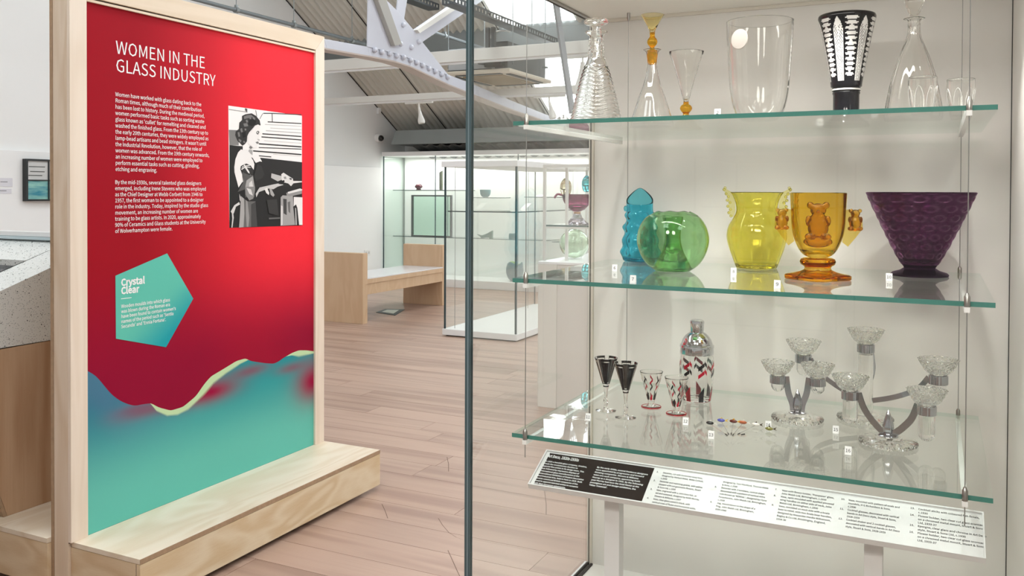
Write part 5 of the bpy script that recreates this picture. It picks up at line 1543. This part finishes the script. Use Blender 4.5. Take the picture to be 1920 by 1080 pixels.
m.build('enamel_pattern', [ENR, ENB], t, True, local=True)

# cocktail sticks fanned out with glass fish finials
def stick(tip, head, col, col2, label):
    tip = Vector((tip[0], tip[1], ZT3+0.0018)); head = Vector((head[0], head[1], ZT3+0.006))
    t = thing('cocktail_stick', label, 'cocktail stick', tuple(tip))
    d = (head-tip)
    MB().tube([(0, 0, 0), tuple(d)], 0.0009, 8).build('shaft', CLEAR, t, True, local=True)
    MB().tube([tuple(-d.normalized()*0.002), tuple(d.normalized()*0.010)], 0.0016, 8).build('dark_tip', BLACK, t, True, local=True)
    R = Matrix.Rotation(math.atan2(0.2, 1), 3, 'Z')
    m = MB()
    m.ball(tuple(d+Vector((0, 0, 0.002))), 0.0085, 12, sc=(1.35, 0.6, 0.62))
    m.build('fish_body', col, t, True, local=True)
    m = MB()
    m.prism([tuple(d+Vector(p)) for p in ((0.009, 0, 0.002), (0.021, 0.002, 0.008), (0.0165, 0.001, 0.002), (0.021, 0.002, -0.002))], (0, 0.0015, 0))
    m.prism([tuple(d+Vector(p)) for p in ((-0.005, 0, 0.006), (0.004, 0, 0.0065), (0.002, 0, 0.011))], (0, 0.0015, 0))
    m.build('fins', col2, t, False, local=True)
def gl(n, h):
    return plain('fish_'+n, hexc(h), 0.1, coat=0.5)
for a in [([-0.5245, 2.4703], [-0.5923, 2.5559], ('black', '1c1c1e'), ('white', 'e8e4dc'), 'cocktail stick with black and white fish finial, nearest card 13'), ([-0.5228, 2.4833], [-0.5696, 2.6005], ('blue', '4a50a0'), ('yellow', 'd9b64a'), 'cocktail stick with blue fish finial'), ([-0.516, 2.4866], [-0.5346, 2.6048], ('maroon', '5a1f16'), ('yellow', 'd9a52e'), 'cocktail stick with maroon and yellow fish finial, middle of the fan'), ([-0.5097, 2.4777], [-0.5068, 2.6054], ('russet', 'a0522d'), ('white', 'e8e4dc'), 'cocktail stick with russet fish finial'), ([-0.4985, 2.4954], [-0.4688, 2.5984], ('white', 'dcd8d0'), ('dark', '3a3026'), 'cocktail stick with white fish and dark fins, lying flat'), ([-0.488, 2.4946], [-0.4262, 2.5688], ('olive', '7d7a3c'), ('brown', '4a3a24'), 'cocktail stick with olive green fish finial below card 14')]:
    stick(a[0], a[1], gl(*a[2]), gl(*a[3]), a[4])

# chromed flower holders and epergne
def strap(m, pts, w, th, side):
    """flat bar swept along pts, its width along side"""
    side = Vector(side).normalized()
    pts = [Vector(p) for p in pts]
    vs = []; fs = []
    for i, p in enumerate(pts):
        d = (pts[min(i+1, len(pts)-1)]-pts[max(i-1, 0)]).normalized()
        nn = d.cross(side).normalized()
        for a, b in ((-1, -1), (1, -1), (1, 1), (-1, 1)):
            vs.append(p+side*(a*w/2)+nn*(b*th/2))
    for i in range(len(pts)-1):
        for j in range(4):
            fs.append((i*4+j, i*4+(j+1) % 4, (i+1)*4+(j+1) % 4, (i+1)*4+j))
    fs.append((3, 2, 1, 0)); n = (len(pts)-1)*4
    fs.append((n, n+1, n+2, n+3))
    m.add(vs, fs)
def curve(pts, n=6):
    out = []
    P_ = [pts[0]]+list(pts)+[pts[-1]]
    for i in range(1, len(P_)-2):
        a, b, c, d = [Vector(p) for p in P_[i-1:i+3]]
        for k in range(n):
            t = k/n
            out.append(0.5*((2*b)+(-a+c)*t+(2*a-5*b+4*c-d)*t*t+(-a+3*b-3*c+d)*t**3))
    out.append(Vector(pts[-1]))
    return out
def gad(n, amp):
    return lambda r, z, a, k: (r*(1+amp*math.cos(n*a+z*180)), z)
CUT = glass('cut_crystal', (0.985, 0.985, 0.98))
def sconce(t, c, zr, k, tube):
    """ring at height zr (centre), cut bowl above it, a round ended socket below"""
    x, y = c
    m = MB().lathe([(r*k, (zr+z*k)) for r, z in ((0.0225, -0.012), (0.0235, -0.011), (0.0235, 0.011), (0.0225, 0.012), (0.0205, 0.012), (0.0205, -0.012))], 96, close=True, fn=lambda r, z, a, kk: (r*(1+0.02*math.cos(16*a)), z))
    m.v = [(p[0]+x, p[1]+y, p[2]) for p in m.v]
    m.build('chrome_ring', CHROMED, t, True, local=True, angle=30)
    b = [(0.0, 0.006), (0.019, 0.006), (0.0195, 0.0135), (0.025, 0.017), (0.033, 0.024), (0.037, 0.031), (0.038, 0.033), (0.043, 0.042), (0.049, 0.054), (0.0475, 0.055), (0.040, 0.042), (0.034, 0.033), (0.029, 0.026), (0.018, 0.020), (0.014, 0.030), (0.012, 0.030), (0.012, 0.012), (0, 0.012)]
    fine = []
    for (r0, z0), (r1, z1) in zip(b, b[1:]):
        n_ = max(1, int(math.hypot(r1-r0, z1-z0)/0.0025))
        fine += [(r0+(r1-r0)*i/n_, z0+(z1-z0)*i/n_) for i in range(n_)]
    fine.append(b[-1])
    def dia(r, z, a, kk):
        if r < 0.0195*k or z < zr+0.014*k:
            return r, z
        return r*(1+0.10*(abs(math.cos(8*a+z*300))*abs(math.cos(8*a-z*300))-0.4)), z
    m = MB().lathe([(r*k, zr+z*k) for r, z in fine], 96, fn=dia)
    m.v = [(p[0]+x, p[1]+y, p[2]) for p in m.v]
    m.build('sconce_bowl', CUT, t, True, local=True, angle=18)
    tb = [(0, -tube)]+[(0.0195*math.sin(q*PI/12), -tube+0.0195*(1-math.cos(q*PI/12))) for q in range(1, 7)]+[(0.0195, 0.0055), (0, 0.0055)]
    m = MB().lathe([(r*k, zr+z*k) for r, z in tb], 60, fn=lambda r, z, a, kk: (r*(1+0.035*math.cos(12*a)), z))
    m.v = [(p[0]+x, p[1]+y, p[2]) for p in m.v]
    m.build('glass_socket', CUT, t, True, local=True, angle=60)
def foot(t, r, h):
    m = MB().lathe([(0, 0), (r*0.96, 0), (r, h*0.25), (r*0.97, h*0.5), (r*0.8, h*0.72), (r*0.5, h*0.82), (r*0.42, h), (0, h)], 140, fn=lambda rr, z, a, k: (rr*(1+(0.05*abs(math.cos(15*a+z*200)) if rr > r*0.55 else 0)), z))
    m.build('cut_foot', CUT, t, True, local=True, angle=25)
def bud(t, z0, h, r):
    m = MB().lathe([(0, z0)]+smoothp([(r*0.75, z0), (r, z0+h*0.25), (r*0.85, z0+h*0.5), (r*0.45, z0+h*0.8), (0.0004, z0+h)], 5), 36, fn=lambda rr, z, a, k: (rr*(1+0.07*math.cos(6*a)), z))
    m.build('bud_holder', CHROMED, t, True, local=True, angle=60)
def holder(loc, label, A, B_, k, tube, fr):
    t = thing('flower_holder', label, 'flower holder', at(loc))
    foot(t, fr, 0.021)
    m = MB().lathe([(0, 0.0212), (0.026, 0.0212), (0.026, 0.0235), (0.018, 0.026), (0, 0.026)], 40)
    m.build('chrome_mount', CHROME, t, True, local=True)
    bud(t, 0.0262, 0.066, 0.0135)
    for q in (A, B_):
        v = Vector((q[0], q[1], 0)); L = v.length; d = v.normalized()
        zr = q[2]
        side = d.cross(Vector((0, 0, 1)))
        inner = L-0.0235*k-0.001
        pts = curve([tuple(d*0.012+Vector((0, 0, 0.0275))), tuple(d*(inner*0.45)+Vector((0, 0, 0.048))), tuple(d*(inner*0.80)+Vector((0, 0, 0.082))), tuple(d*inner+Vector((0, 0, zr+0.01)))])
        m = MB(); strap(m, pts, 0.003, 0.018, side)
        m.build('chrome_arm', CHROMED, t, True, local=True, angle=30)
        sconce(t, (q[0], q[1]), zr, k, tube)
    return t
def lat(dx, dep):
    v = DR*dx+DF*dep
    return (v.x, v.y)
a, b = lat(-0.0545, 0.018), lat(0.0535, -0.018)
holder((-0.3725, 2.7408, ZT3), 'chromed flower holder with two cut glass sconces, beside the cocktail sticks', (*a, 0.118), (*b, 0.118), 0.98, 0.038, 0.073)
a, b = lat(-0.071, 0.085), lat(0.064, -0.085)
holder((-0.1148, 2.5881, ZT3), 'chromed flower holder with two cut glass sconces, in front of the epergne', (*a, 0.113), (*b, 0.113), 1.0, 0.082, 0.073)
t = thing('epergne', 'cut glass and chrome epergne with tall centre sconce and two side arms, bottom shelf', 'epergne', at((-0.1901, 2.8395, ZT3)))
foot(t, 0.078, 0.02)
m = MB().lathe([(0, 0.0202), (0.0205, 0.0202), (0.0205, 0.196), (0, 0.196)], 60, fn=lambda r, z, a, k: (r*(1+0.04*math.cos(12*a)), z))
m.build('glass_column', CUT, t, True, local=True, angle=60)
sconce(t, (0, 0), 0.2145, 1.05, 0.014)
for q in (lat(-0.134, 0.16), lat(0.146, -0.15)):
    v = Vector((q[0], q[1], 0)); d = v.normalized(); L = v.length
    side = d.cross(Vector((0, 0, 1)))
    pts = curve([tuple(d*0.0215+Vector((0, 0, 0.060))), tuple(d*(L*0.42)+Vector((0, 0, 0.082))), tuple(d*(L*0.72)+Vector((0, 0, 0.115))), tuple(d*(L-0.026)+Vector((0, 0, 0.155)))])
    m = MB(); strap(m, pts, 0.0035, 0.015, side)
    m.build('chrome_arm', CHROMED, t, True, local=True, angle=30)
    sconce(t, q, 0.152, 1.08, 0.05)
m = MB(); strap(m, curve([tuple(DR*0.02+DF*0.012+Vector((0, 0, 0.105))), tuple(DR*0.034+DF*0.02+Vector((0, 0, 0.15))), tuple(DR*0.026+DF*0.016+Vector((0, 0, 0.205)))]), 0.014, 0.0035, DF)
m.build('chrome_bracket', CHROMED, t, True, local=True, angle=30)

# ================================================================ showcases further back
FY = 11.635
fx0 = -7.896
fz0, fz1 = 2.013, 2.078
fx1 = -2.4
FB = EY+0.2
LITW = plain('bright_white_back', (0.86, 0.88, 0.86, 1), 0.5)
fc = thing('wall_showcase', 'long white wall showcase with glass front along the far wall behind the bench', 'showcase', ((fx0+fx1)/2, FY+0.3, 0))
MB().box(fx0-0.02, fx1, FY-0.02, FB, fz0, fz1).build('fascia', WHITE2, fc, bevel=0.004)
MB().box(fx0, fx1, FB-0.03, FB, 0.121, fz0-0.001).build('back_panel', LITW, fc)
MB().box(fx0, fx1, FY, FB, 0, 0.12).build('plinth', WHITE2, fc, bevel=0.004)
jx = [-7.896, -6.946, -5.54]
jx = jx+[jx[2]+(jx[2]-jx[1]), jx[2]+2*(jx[2]-jx[1])]
for a, b in zip(jx, jx[1:]):
    MB().box(a+0.004, b-0.004, FY+0.002, FY+0.012, 0.121, fz0-0.001).build('glass_pane', PANE, fc)
for i, a in enumerate(jx):
    w = 0.008 if i == 0 else 0.0045
    MB().box(a-w, a+w, FY, FY+0.014, 0.121, fz0-0.001).build('pane_joint', EDGED, fc)
MB().box(fx0, fx0+0.01, FY+0.015, FB-0.031, 0.121, fz0-0.001).build('end_pane', PANEG, fc)
lamp('wall_showcase_light', 'AREA', ((fx0+fx1)/2, (FY+FB)/2, fz0-0.02), 34.0, (1, 1, 0.97), rot=(0, 0, 0), size=fx1-fx0-0.2, size_y=0.3)
def bowshelf(x0, x1, z, dep=0.30, bow=0.05, label=''):
    m = MB()
    n = 14
    pts = []
    for i in range(n+1):
        q = i/n
        pts.append((x0+(x1-x0)*q, FY+0.28-bow*math.sin(PI*q), z-0.012))
    pts += [(x1, FB-0.032, z-0.012), (x0, FB-0.032, z-0.012)]
    m.prism(pts, (0, 0, 0.012), 0, side=1)
    return m.build('glass_shelf', [SHELFG, plain('shelf_edge_dark', hexc('4d6460'), 0.2)], fc)
zs = {}
for nm, x, y in (('a', 800, 356), ('b', 800, 444), ('c', 905, 370), ('d', 905, 447), ('e', 1075, 370), ('f', 1090, 455)):
    pass
SH = {'a': 1.484, 'b': 0.746, 'c': 1.373, 'd': 0.747, 'e': 1.386, 'f': 0.728}
SXX = {'a': (-7.904, -6.583), 'b': (-7.902, -6.431), 'c': (-6.526, -5.957), 'd': (-6.505, -5.13), 'e': (-5.566, -4.548), 'f': (-5.113, -4.544)}
for n_ in SH:
    bowshelf(SXX[n_][0], SXX[n_][1], SH[n_])
OY = 11.859
def fpos(p):
    return p
t = thing('vase', 'small maroon flattened vase on the upper left shelf of the wall showcase', 'vase', [-7.3818, 11.859, 0.0][:2]+[SH['a']+0.0005])
m = MB().lathe(hollow(smoothp([(0.035, 0), (0.04, 0.008), (0.034, 0.02), (0.055, 0.035), (0.062, 0.055), (0.045, 0.08), (0.02, 0.095)], 5), 0.005, 0.01), 36)
m.build('body', plain('maroon_glass', hexc('5a2735'), 0.15), t, True, local=True)
t = thing('vase', 'tall olive grey cylinder vase on the upper shelf of the wall showcase', 'vase', [-6.9725, 11.859, 0.0][:2]+[SH['a']+0.0005])
m = MB().lathe(hollow([(0.026, 0), (0.029, 0.03), (0.030, 0.28)], 0.004, 0.02), 32, fn=lambda r, z, a, k: (r, z+(0.02*math.cos(a) if z > 0.25 else 0)))
m.build('body', plain('olive_glass', hexc('6d7463'), 0.15, var=0.25, vscale=18), t, True, local=True)
# black framed glass panel standing on the lower shelf
fr = [[-7.507, 0.7453], [-6.778, 1.4028]]
t = thing('framed_glass', 'pale green glass panel in a square black frame in the wall showcase behind the bench', 'panel', ((fr[0][0]+fr[1][0])/2, OY, SH['b']+0.0005))
x0, x1, z0, z1 = fr[0][0], fr[1][0], SH['b']+0.0005, fr[1][1]
for a, b, c, d in ((x0, x1, z0, z0+0.022), (x0, x1, z1-0.022, z1), (x0, x0+0.022, z0+0.0221, z1-0.0221), (x1-0.022, x1, z0+0.0221, z1-0.0221)):
    MB().box(a, b, OY-0.02, OY+0.02, c, d).build('frame', plain('iron_frame', hexc('3b4442'), 0.4), t)
MB().box(x0+0.022, x1-0.022, OY-0.004, OY+0.004, z0+0.022, z1-0.022).build('green_glass', pane('green_sheet', (0.80, 0.92, 0.86)), t)
MB().box(x1-0.08, x1-0.068, OY-0.006, OY+0.006, z0+0.022, z1-0.022).build('glass_bar', plain('teal_bar', hexc('6f9a94'), 0.2), t)
TEALM = plain('teal_glass', hexc('3f7b82'), 0.15, var=0.1, vscale=12)
t = thing('bowl', 'small teal glass bowl on the middle shelf of the wall showcase', 'bowl', [-6.1934, 11.859]+[SH['c']+0.0005])
m = MB().lathe(hollow(smoothp([(0.03, 0), (0.055, 0.015), (0.078, 0.05), (0.085, 0.115)], 5), 0.008, 0.015), 36)
m.build('body', TEALM, t, True, local=True)
t = thing('glass_sculpture', 'dark green sail shaped glass sculpture on the lower shelf of the wall showcase', 'sculpture', [-6.1909, 11.859]+[SH['d']+0.0005])
m = MB()
m.prism([(-0.14, -0.02, 0.062), (-0.06, -0.02, 0.045), (0.03, -0.02, 0.075), (0.125, -0.02, 0.125), (0.118, -0.02, 0.03), (0.125, -0.02, 0.0), (0.075, -0.02, 0.0), (0.07, -0.02, 0.012), (-0.02, -0.02, 0.008), (-0.04, -0.02, 0.0), (-0.07, -0.02, 0.0), (-0.075, -0.02, 0.02)], (0, 0.05, 0))
m.build('sail', plain('dark_green_glass', hexc('3f6a5e'), 0.2, var=0.15, vscale=10), t, local=True, bevel=0.006)
t = thing('glass_block', 'small grey glass cup on the lower shelf, right of the green sail sculpture', 'cup', [-5.7399, 11.859]+[SH['d']+0.0005])
m = MB().lathe(hollow([(0.032, 0), (0.044, 0.012), (0.048, 0.04), (0.046, 0.085)], 0.006, 0.01), 32)
m.build('body', plain('grey_glass', hexc('6c746f'), 0.2), t, True, local=True)
t = thing('bowl', 'large teal glass bowl with lime green inside on the floor of the wall showcase', 'bowl', (-5.6966, 11.8672, 0.1205))
m = MB().lathe(hollow(smoothp([(0.05, 0), (0.09, 0.03), (0.125, 0.10), (0.132, 0.18), (0.115, 0.27)], 5), 0.01, 0.03), 48, fn=lambda r, z, a, k: (r, z+(0.02*math.sin(3*a+0.6) if z > 0.24 else 0)))
nf = len(m.f)
paint(m, 0, lambda a, r, z: 0)
for i in range(nf):
    f = m.f[i]
    c = [sum(m.v[k][j] for k in f)/len(f) for j in range(3)]
    v0, v1, v2 = [Vector(m.v[f[k]]) for k in range(3)]
    nn = (v1-v0).cross(v2-v0)
    if nn.x*c[0]+nn.y*c[1] < 0 or nn.z > 0 and c[2] < 0.1:
        m.m[i] = 1
m.build('body', [plain('slate_teal_glass', hexc('3d6470'), 0.12), plain('lime_glass', hexc('b9cf6a'), 0.2)], t, True, local=True)
def ccard(label, x, y, z, w, h, ry=0.5):
    t = thing('caption_card', label, 'label', (x, y, z))
    m = MB()
    m.add([(-w/2, -h/2, 0), (w/2, -h/2, 0), (w/2, h/2, h*ry), (-w/2, h/2, h*ry), (-w/2, -h/2+0.004, -0.0), (w/2, -h/2+0.004, 0), (w/2, h/2+0.004, h*ry), (-w/2, h/2+0.004, h*ry)], [(0, 1, 2, 3), (7, 6, 5, 4), (2, 3, 7, 6), (1, 2, 6, 5), (3, 0, 4, 7)])
    m.build('card', BRACKET, t, local=True)
    MB().tube([(0, h/2, h*ry-0.005), (0, h/2, 0.0)], 0.003, 6).build('stand', BRACKET, t, local=True)
ccard('white caption card beside the maroon and olive vases in the wall showcase', -6.7652, OY-0.06, SH['a']+0.0005, 0.12, 0.09, 0.3)
ccard('white caption card on the right middle shelf of the wall showcase', -5.2591, OY-0.06, SH['e']+0.0005, 0.10, 0.09, 0.35)

# centre case
cc = thing('centre_showcase', 'free standing glass showcase on a low white plinth in the middle of the floor', 'showcase', (-4.07, 8.7, 0))
c0x, c1x, c0y, c1y = -4.4855, -3.653, 7.66, 9.9
MB().box(c0x, c1x, c0y, c1y, 0.012, 0.0725).build('plinth', WHITE2, cc, bevel=0.003)
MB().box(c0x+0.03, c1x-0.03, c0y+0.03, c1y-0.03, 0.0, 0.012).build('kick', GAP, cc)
MB().box(c0x-0.01, c1x+0.005, c0y-0.01, c1y, 1.702, 1.76).build('top', WHITE2, cc, bevel=0.003)
gi = 0.012
MB().box(c0x+gi+0.008, c1x-gi-0.008, c0y+gi, c0y+gi+0.008, 0.073, 1.7015).build('front_pane', PANE, cc)
MB().box(c1x-gi-0.008, c1x-gi, c0y+gi+0.008, c1y-gi-0.008, 0.073, 1.7015).build('side_pane', PANE, cc)
MB().box(c0x+gi, c0x+gi+0.008, c0y+gi+0.008, c1y-gi-0.008, 0.073, 1.7015).build('side_pane', PANE, cc)
MB().box(c0x+gi+0.008, c1x-gi-0.008, c1y-gi-0.008, c1y-gi, 0.073, 1.7015).build('rear_pane', PANE, cc)
for x, y in ((c0x+gi, c0y+gi), (c1x-gi-0.016, c0y+gi), (c1x-gi-0.012, c1y-gi-0.012), (c0x+gi, c1y-gi-0.012)):
    w = 0.018 if y < 8.5 else 0.01
    MB().box(x, x+w, y, y+0.012, 0.073, 1.7015).build('corner_edge', EDGED, cc)
CZS = 1.2624
MB().box(c0x+0.04, c1x-0.035, c0y+0.04, c1y-0.3, CZS-0.012, CZS, mi=1, top=0).build('glass_shelf', [SHELFG, plain('centre_shelf_edge', hexc('2f4240'), 0.2)], cc)
for x, y in ((c0x+0.1, c0y+0.08), (c1x-0.16, c0y+0.3), (c0x+0.1, c1y-0.4), (c1x-0.16, c1y-0.4)):
    MB().tube([(x, y, 0.073), (x, y, 1.7015)], 0.003, 6).build('cable', WIRE, cc)
lamp('centre_showcase_light', 'AREA', (-4.07, 8.8, 1.69), 6.0, (1, 1, 0.97), rot=(0, 0, 0), size=0.6, size_y=1.8)
ccard('white slanted caption card on the shelf of the centre showcase', -4.1844, 9.0015, CZS+0.0005, 0.07, 0.16, 0.4)
ccard('large white caption card on the floor of the wall showcase beside the teal bowl', -5.2348, FY+0.27, 0.1205, 0.30, 0.3, 0.55)

# white plinth with an open frame and three glass pieces
pl = thing('plinth_showcase', 'waist high white plinth carrying a slim white metal display frame, seen through the showcase side', 'plinth', (-1.7, 6.1, 0))
MB().box(-2.427, -2.2907, 5.42, 6.9, 0, 0.967).build('end_block', plain('plinth_white', hexc('dedad2'), 0.5), pl, bevel=0.002)
MB().box(-2.290, -0.9, 5.425, 6.9, 0, 0.9665).build('side_block', plain('plinth_grey_white', hexc('d5cfc8'), 0.5), pl, bevel=0.002)
MB().box(-2.427, -0.9, 5.42, 6.9, 0.9675, 0.985).build('plinth_top', WHITE2, pl, bevel=0.002)
fz = 1.64
for x, y in ((-2.415, 5.5), (-2.276, 5.56), (-2.415, 6.3), (-1.3, 5.5), (-1.3, 6.3)):
    MB().box(x-0.009, x+0.009, y-0.009, y+0.009, 0.9855, fz-0.019).build('post', RAILW, pl)
for x0, x1, y0, y1 in ((-2.424, -1.291, 5.491, 5.509), (-2.424, -1.291, 6.291, 6.309), (-2.424, -2.406, 5.51, 6.29), (-1.309, -1.291, 5.51, 6.29)):
    MB().box(x0, x1, y0, y1, fz-0.0185, fz).build('top_rail', RAILW, pl)
    MB().box(x0+0.0005, x1-0.0005, y0+0.0005, y1-0.0005, 1.207, 1.218).build('shelf_rail', RAILW, pl)
MB().box(-2.41, -1.31, 5.505, 6.295, 1.2185, 1.2305, mi=1, top=0).build('glass_shelf', [SHELFG, plain('frame_shelf_edge', hexc('5a6b68'), 0.2)], pl)
t = thing('compote', 'purple footed glass compote with a curled lip on the white framed shelf', 'compote', (-2.2643, 5.72, 1.231))
m = MB().lathe(smoothp([(0, 0.085), (0.03, 0.09), (0.07, 0.12), (0.098, 0.165), (0.105, 0.208)], 5)+[(0.100, 0.206), (0.06, 0.125), (0, 0.1)], 48)
m.build('bowl', glass('violet_glass', (0.66, 0.36, 0.52)), t, True, local=True)
m = MB().tube(curve([tuple(DR*-0.10+Vector((0, 0, 0.2))), tuple(DR*-0.135+Vector((0, 0, 0.208))), tuple(DR*-0.15+Vector((0, 0, 0.196))), tuple(DR*-0.16+Vector((0, 0, 0.18)))]), [0.008]*19, 10)
m.build('curled_lip', plain('plum_lip', hexc('8a3a55'), 0.15), t, True, local=True)
m = MB().lathe([(0, 0.072), (0.024, 0.072), (0.026, 0.078), (0.024, 0.0845), (0, 0.0845)], 32)
m.build('gilt_collar', plain('gilt', hexc('b98f5f'), 0.25, metal=0.7), t, True, local=True)
m = MB().lathe([(0, 0), (0.082, 0), (0.084, 0.004), (0.06, 0.02), (0.035, 0.05), (0.026, 0.0715), (0, 0.0715)], 48)
m.build('foot', glass('smoky_glass', (0.80, 0.77, 0.80)), t, True, local=True)
t = thing('glass_globe', 'large pale green clear glass globe on the white plinth below the framed shelf', 'globe', (-2.3, 5.76, 0.9855))
m = MB().lathe([(0, 0)]+[(0.105*math.sin(q*PI/24), 0.105*(1-math.cos(q*PI/24))) for q in range(4, 24)]+[(0, 0.21), (0, 0.20)]+[(0.097*math.sin(q*PI/24), 0.105+0.097*math.cos(q*PI/24)) for q in range(1, 24)]+[(0, 0.008)], 48)
m.build('body', glass('pale_green_clear', (0.90, 0.95, 0.89), bump=0.3, bscale=25), t, True, local=True)
def drop(label, x, y, z, r, h, mat):
    t = thing('hanging_glass', label, 'pendant', (x, y, z))
    m = MB().lathe(smoothp([(0.0005, 0), (r*0.7, h*0.12), (r, h*0.45), (r*0.85, h*0.75), (r*0.35, h*0.97), (0.0005, h)], 6), 36)
    m.build('drop', mat, t, True, local=True)
    MB().tube([(0, 0, h), (0, 0, fz-z)], 0.0015, 6).build('wire', WIRE, t, local=True)
    MB().box(-0.01, 0.01, -0.09, 0.09, fz-z-0.004, fz-z).build('hanger_bar', RAILW, t, local=True)
drop('turquoise glass drop hanging in the white frame above the purple compote', -2.1557, 5.62, 1.452, 0.034, 0.115, glass('turquoise_drop', (0.35, 0.78, 0.82)))
drop('pale amber glass drop hanging behind the purple compote', -2.424, 5.9, 1.42, 0.042, 0.135, glass('pale_amber_drop', (0.88, 0.84, 0.70)))

# the showcase that stands behind the viewer: only its reflection shows in the front glass
rs = thing('glass_showcase', 'glass showcase with white top, seen only as a faint reflection in the front glass', 'showcase', (-1.04, -2.3, 0))
MB().box(-1.52, -0.56, -3.1, -1.66, 0.0, 0.08).build('plinth', WHITE2, rs)
MB().box(-1.53, -0.55, -3.11, -1.65, 1.70, 1.77).build('top', WHITE2, rs)
for x, y in ((-1.505, -3.085), (-0.585, -3.085), (-1.505, -1.69), (-0.585, -1.69)):
    MB().box(x, x+0.012, y, y+0.012, 0.081, 1.699).build('corner_edge', EDGED, rs)
for z in (0.55, 1.0, 1.35):
    MB().box(-1.48, -0.6, -3.0, -1.75, z, z+0.01, mi=1, top=0).build('glass_shelf', [SHELFG, EDGED], rs)

# ================================================================ panel spots, and two fill spots added behind the viewer for the showcase
for x, y, z, tx, ty, tz, e, sz in [(-1.3, 4.6, 3.2, -2.77, 3.2, 1.5, 36.0, 0.08), (-1.0, 1.0, 3.2, -2.77, 2.8, 1.2, 14.0, 0.08), (-0.9, -1.2, 3.3, -0.7, 3.1, 0.5, 125.0, 0.4), (0.5, -1.2, 3.3, -0.2, 3.1, 0.5, 125.0, 0.4)]:
    lamp('panel_and_fill_spot', 'SPOT', (x, y, z), e, (1.0, 0.96, 0.9), target=(tx, ty, tz), spot_size=math.radians(48), spot_blend=0.9, shadow_soft_size=sz)
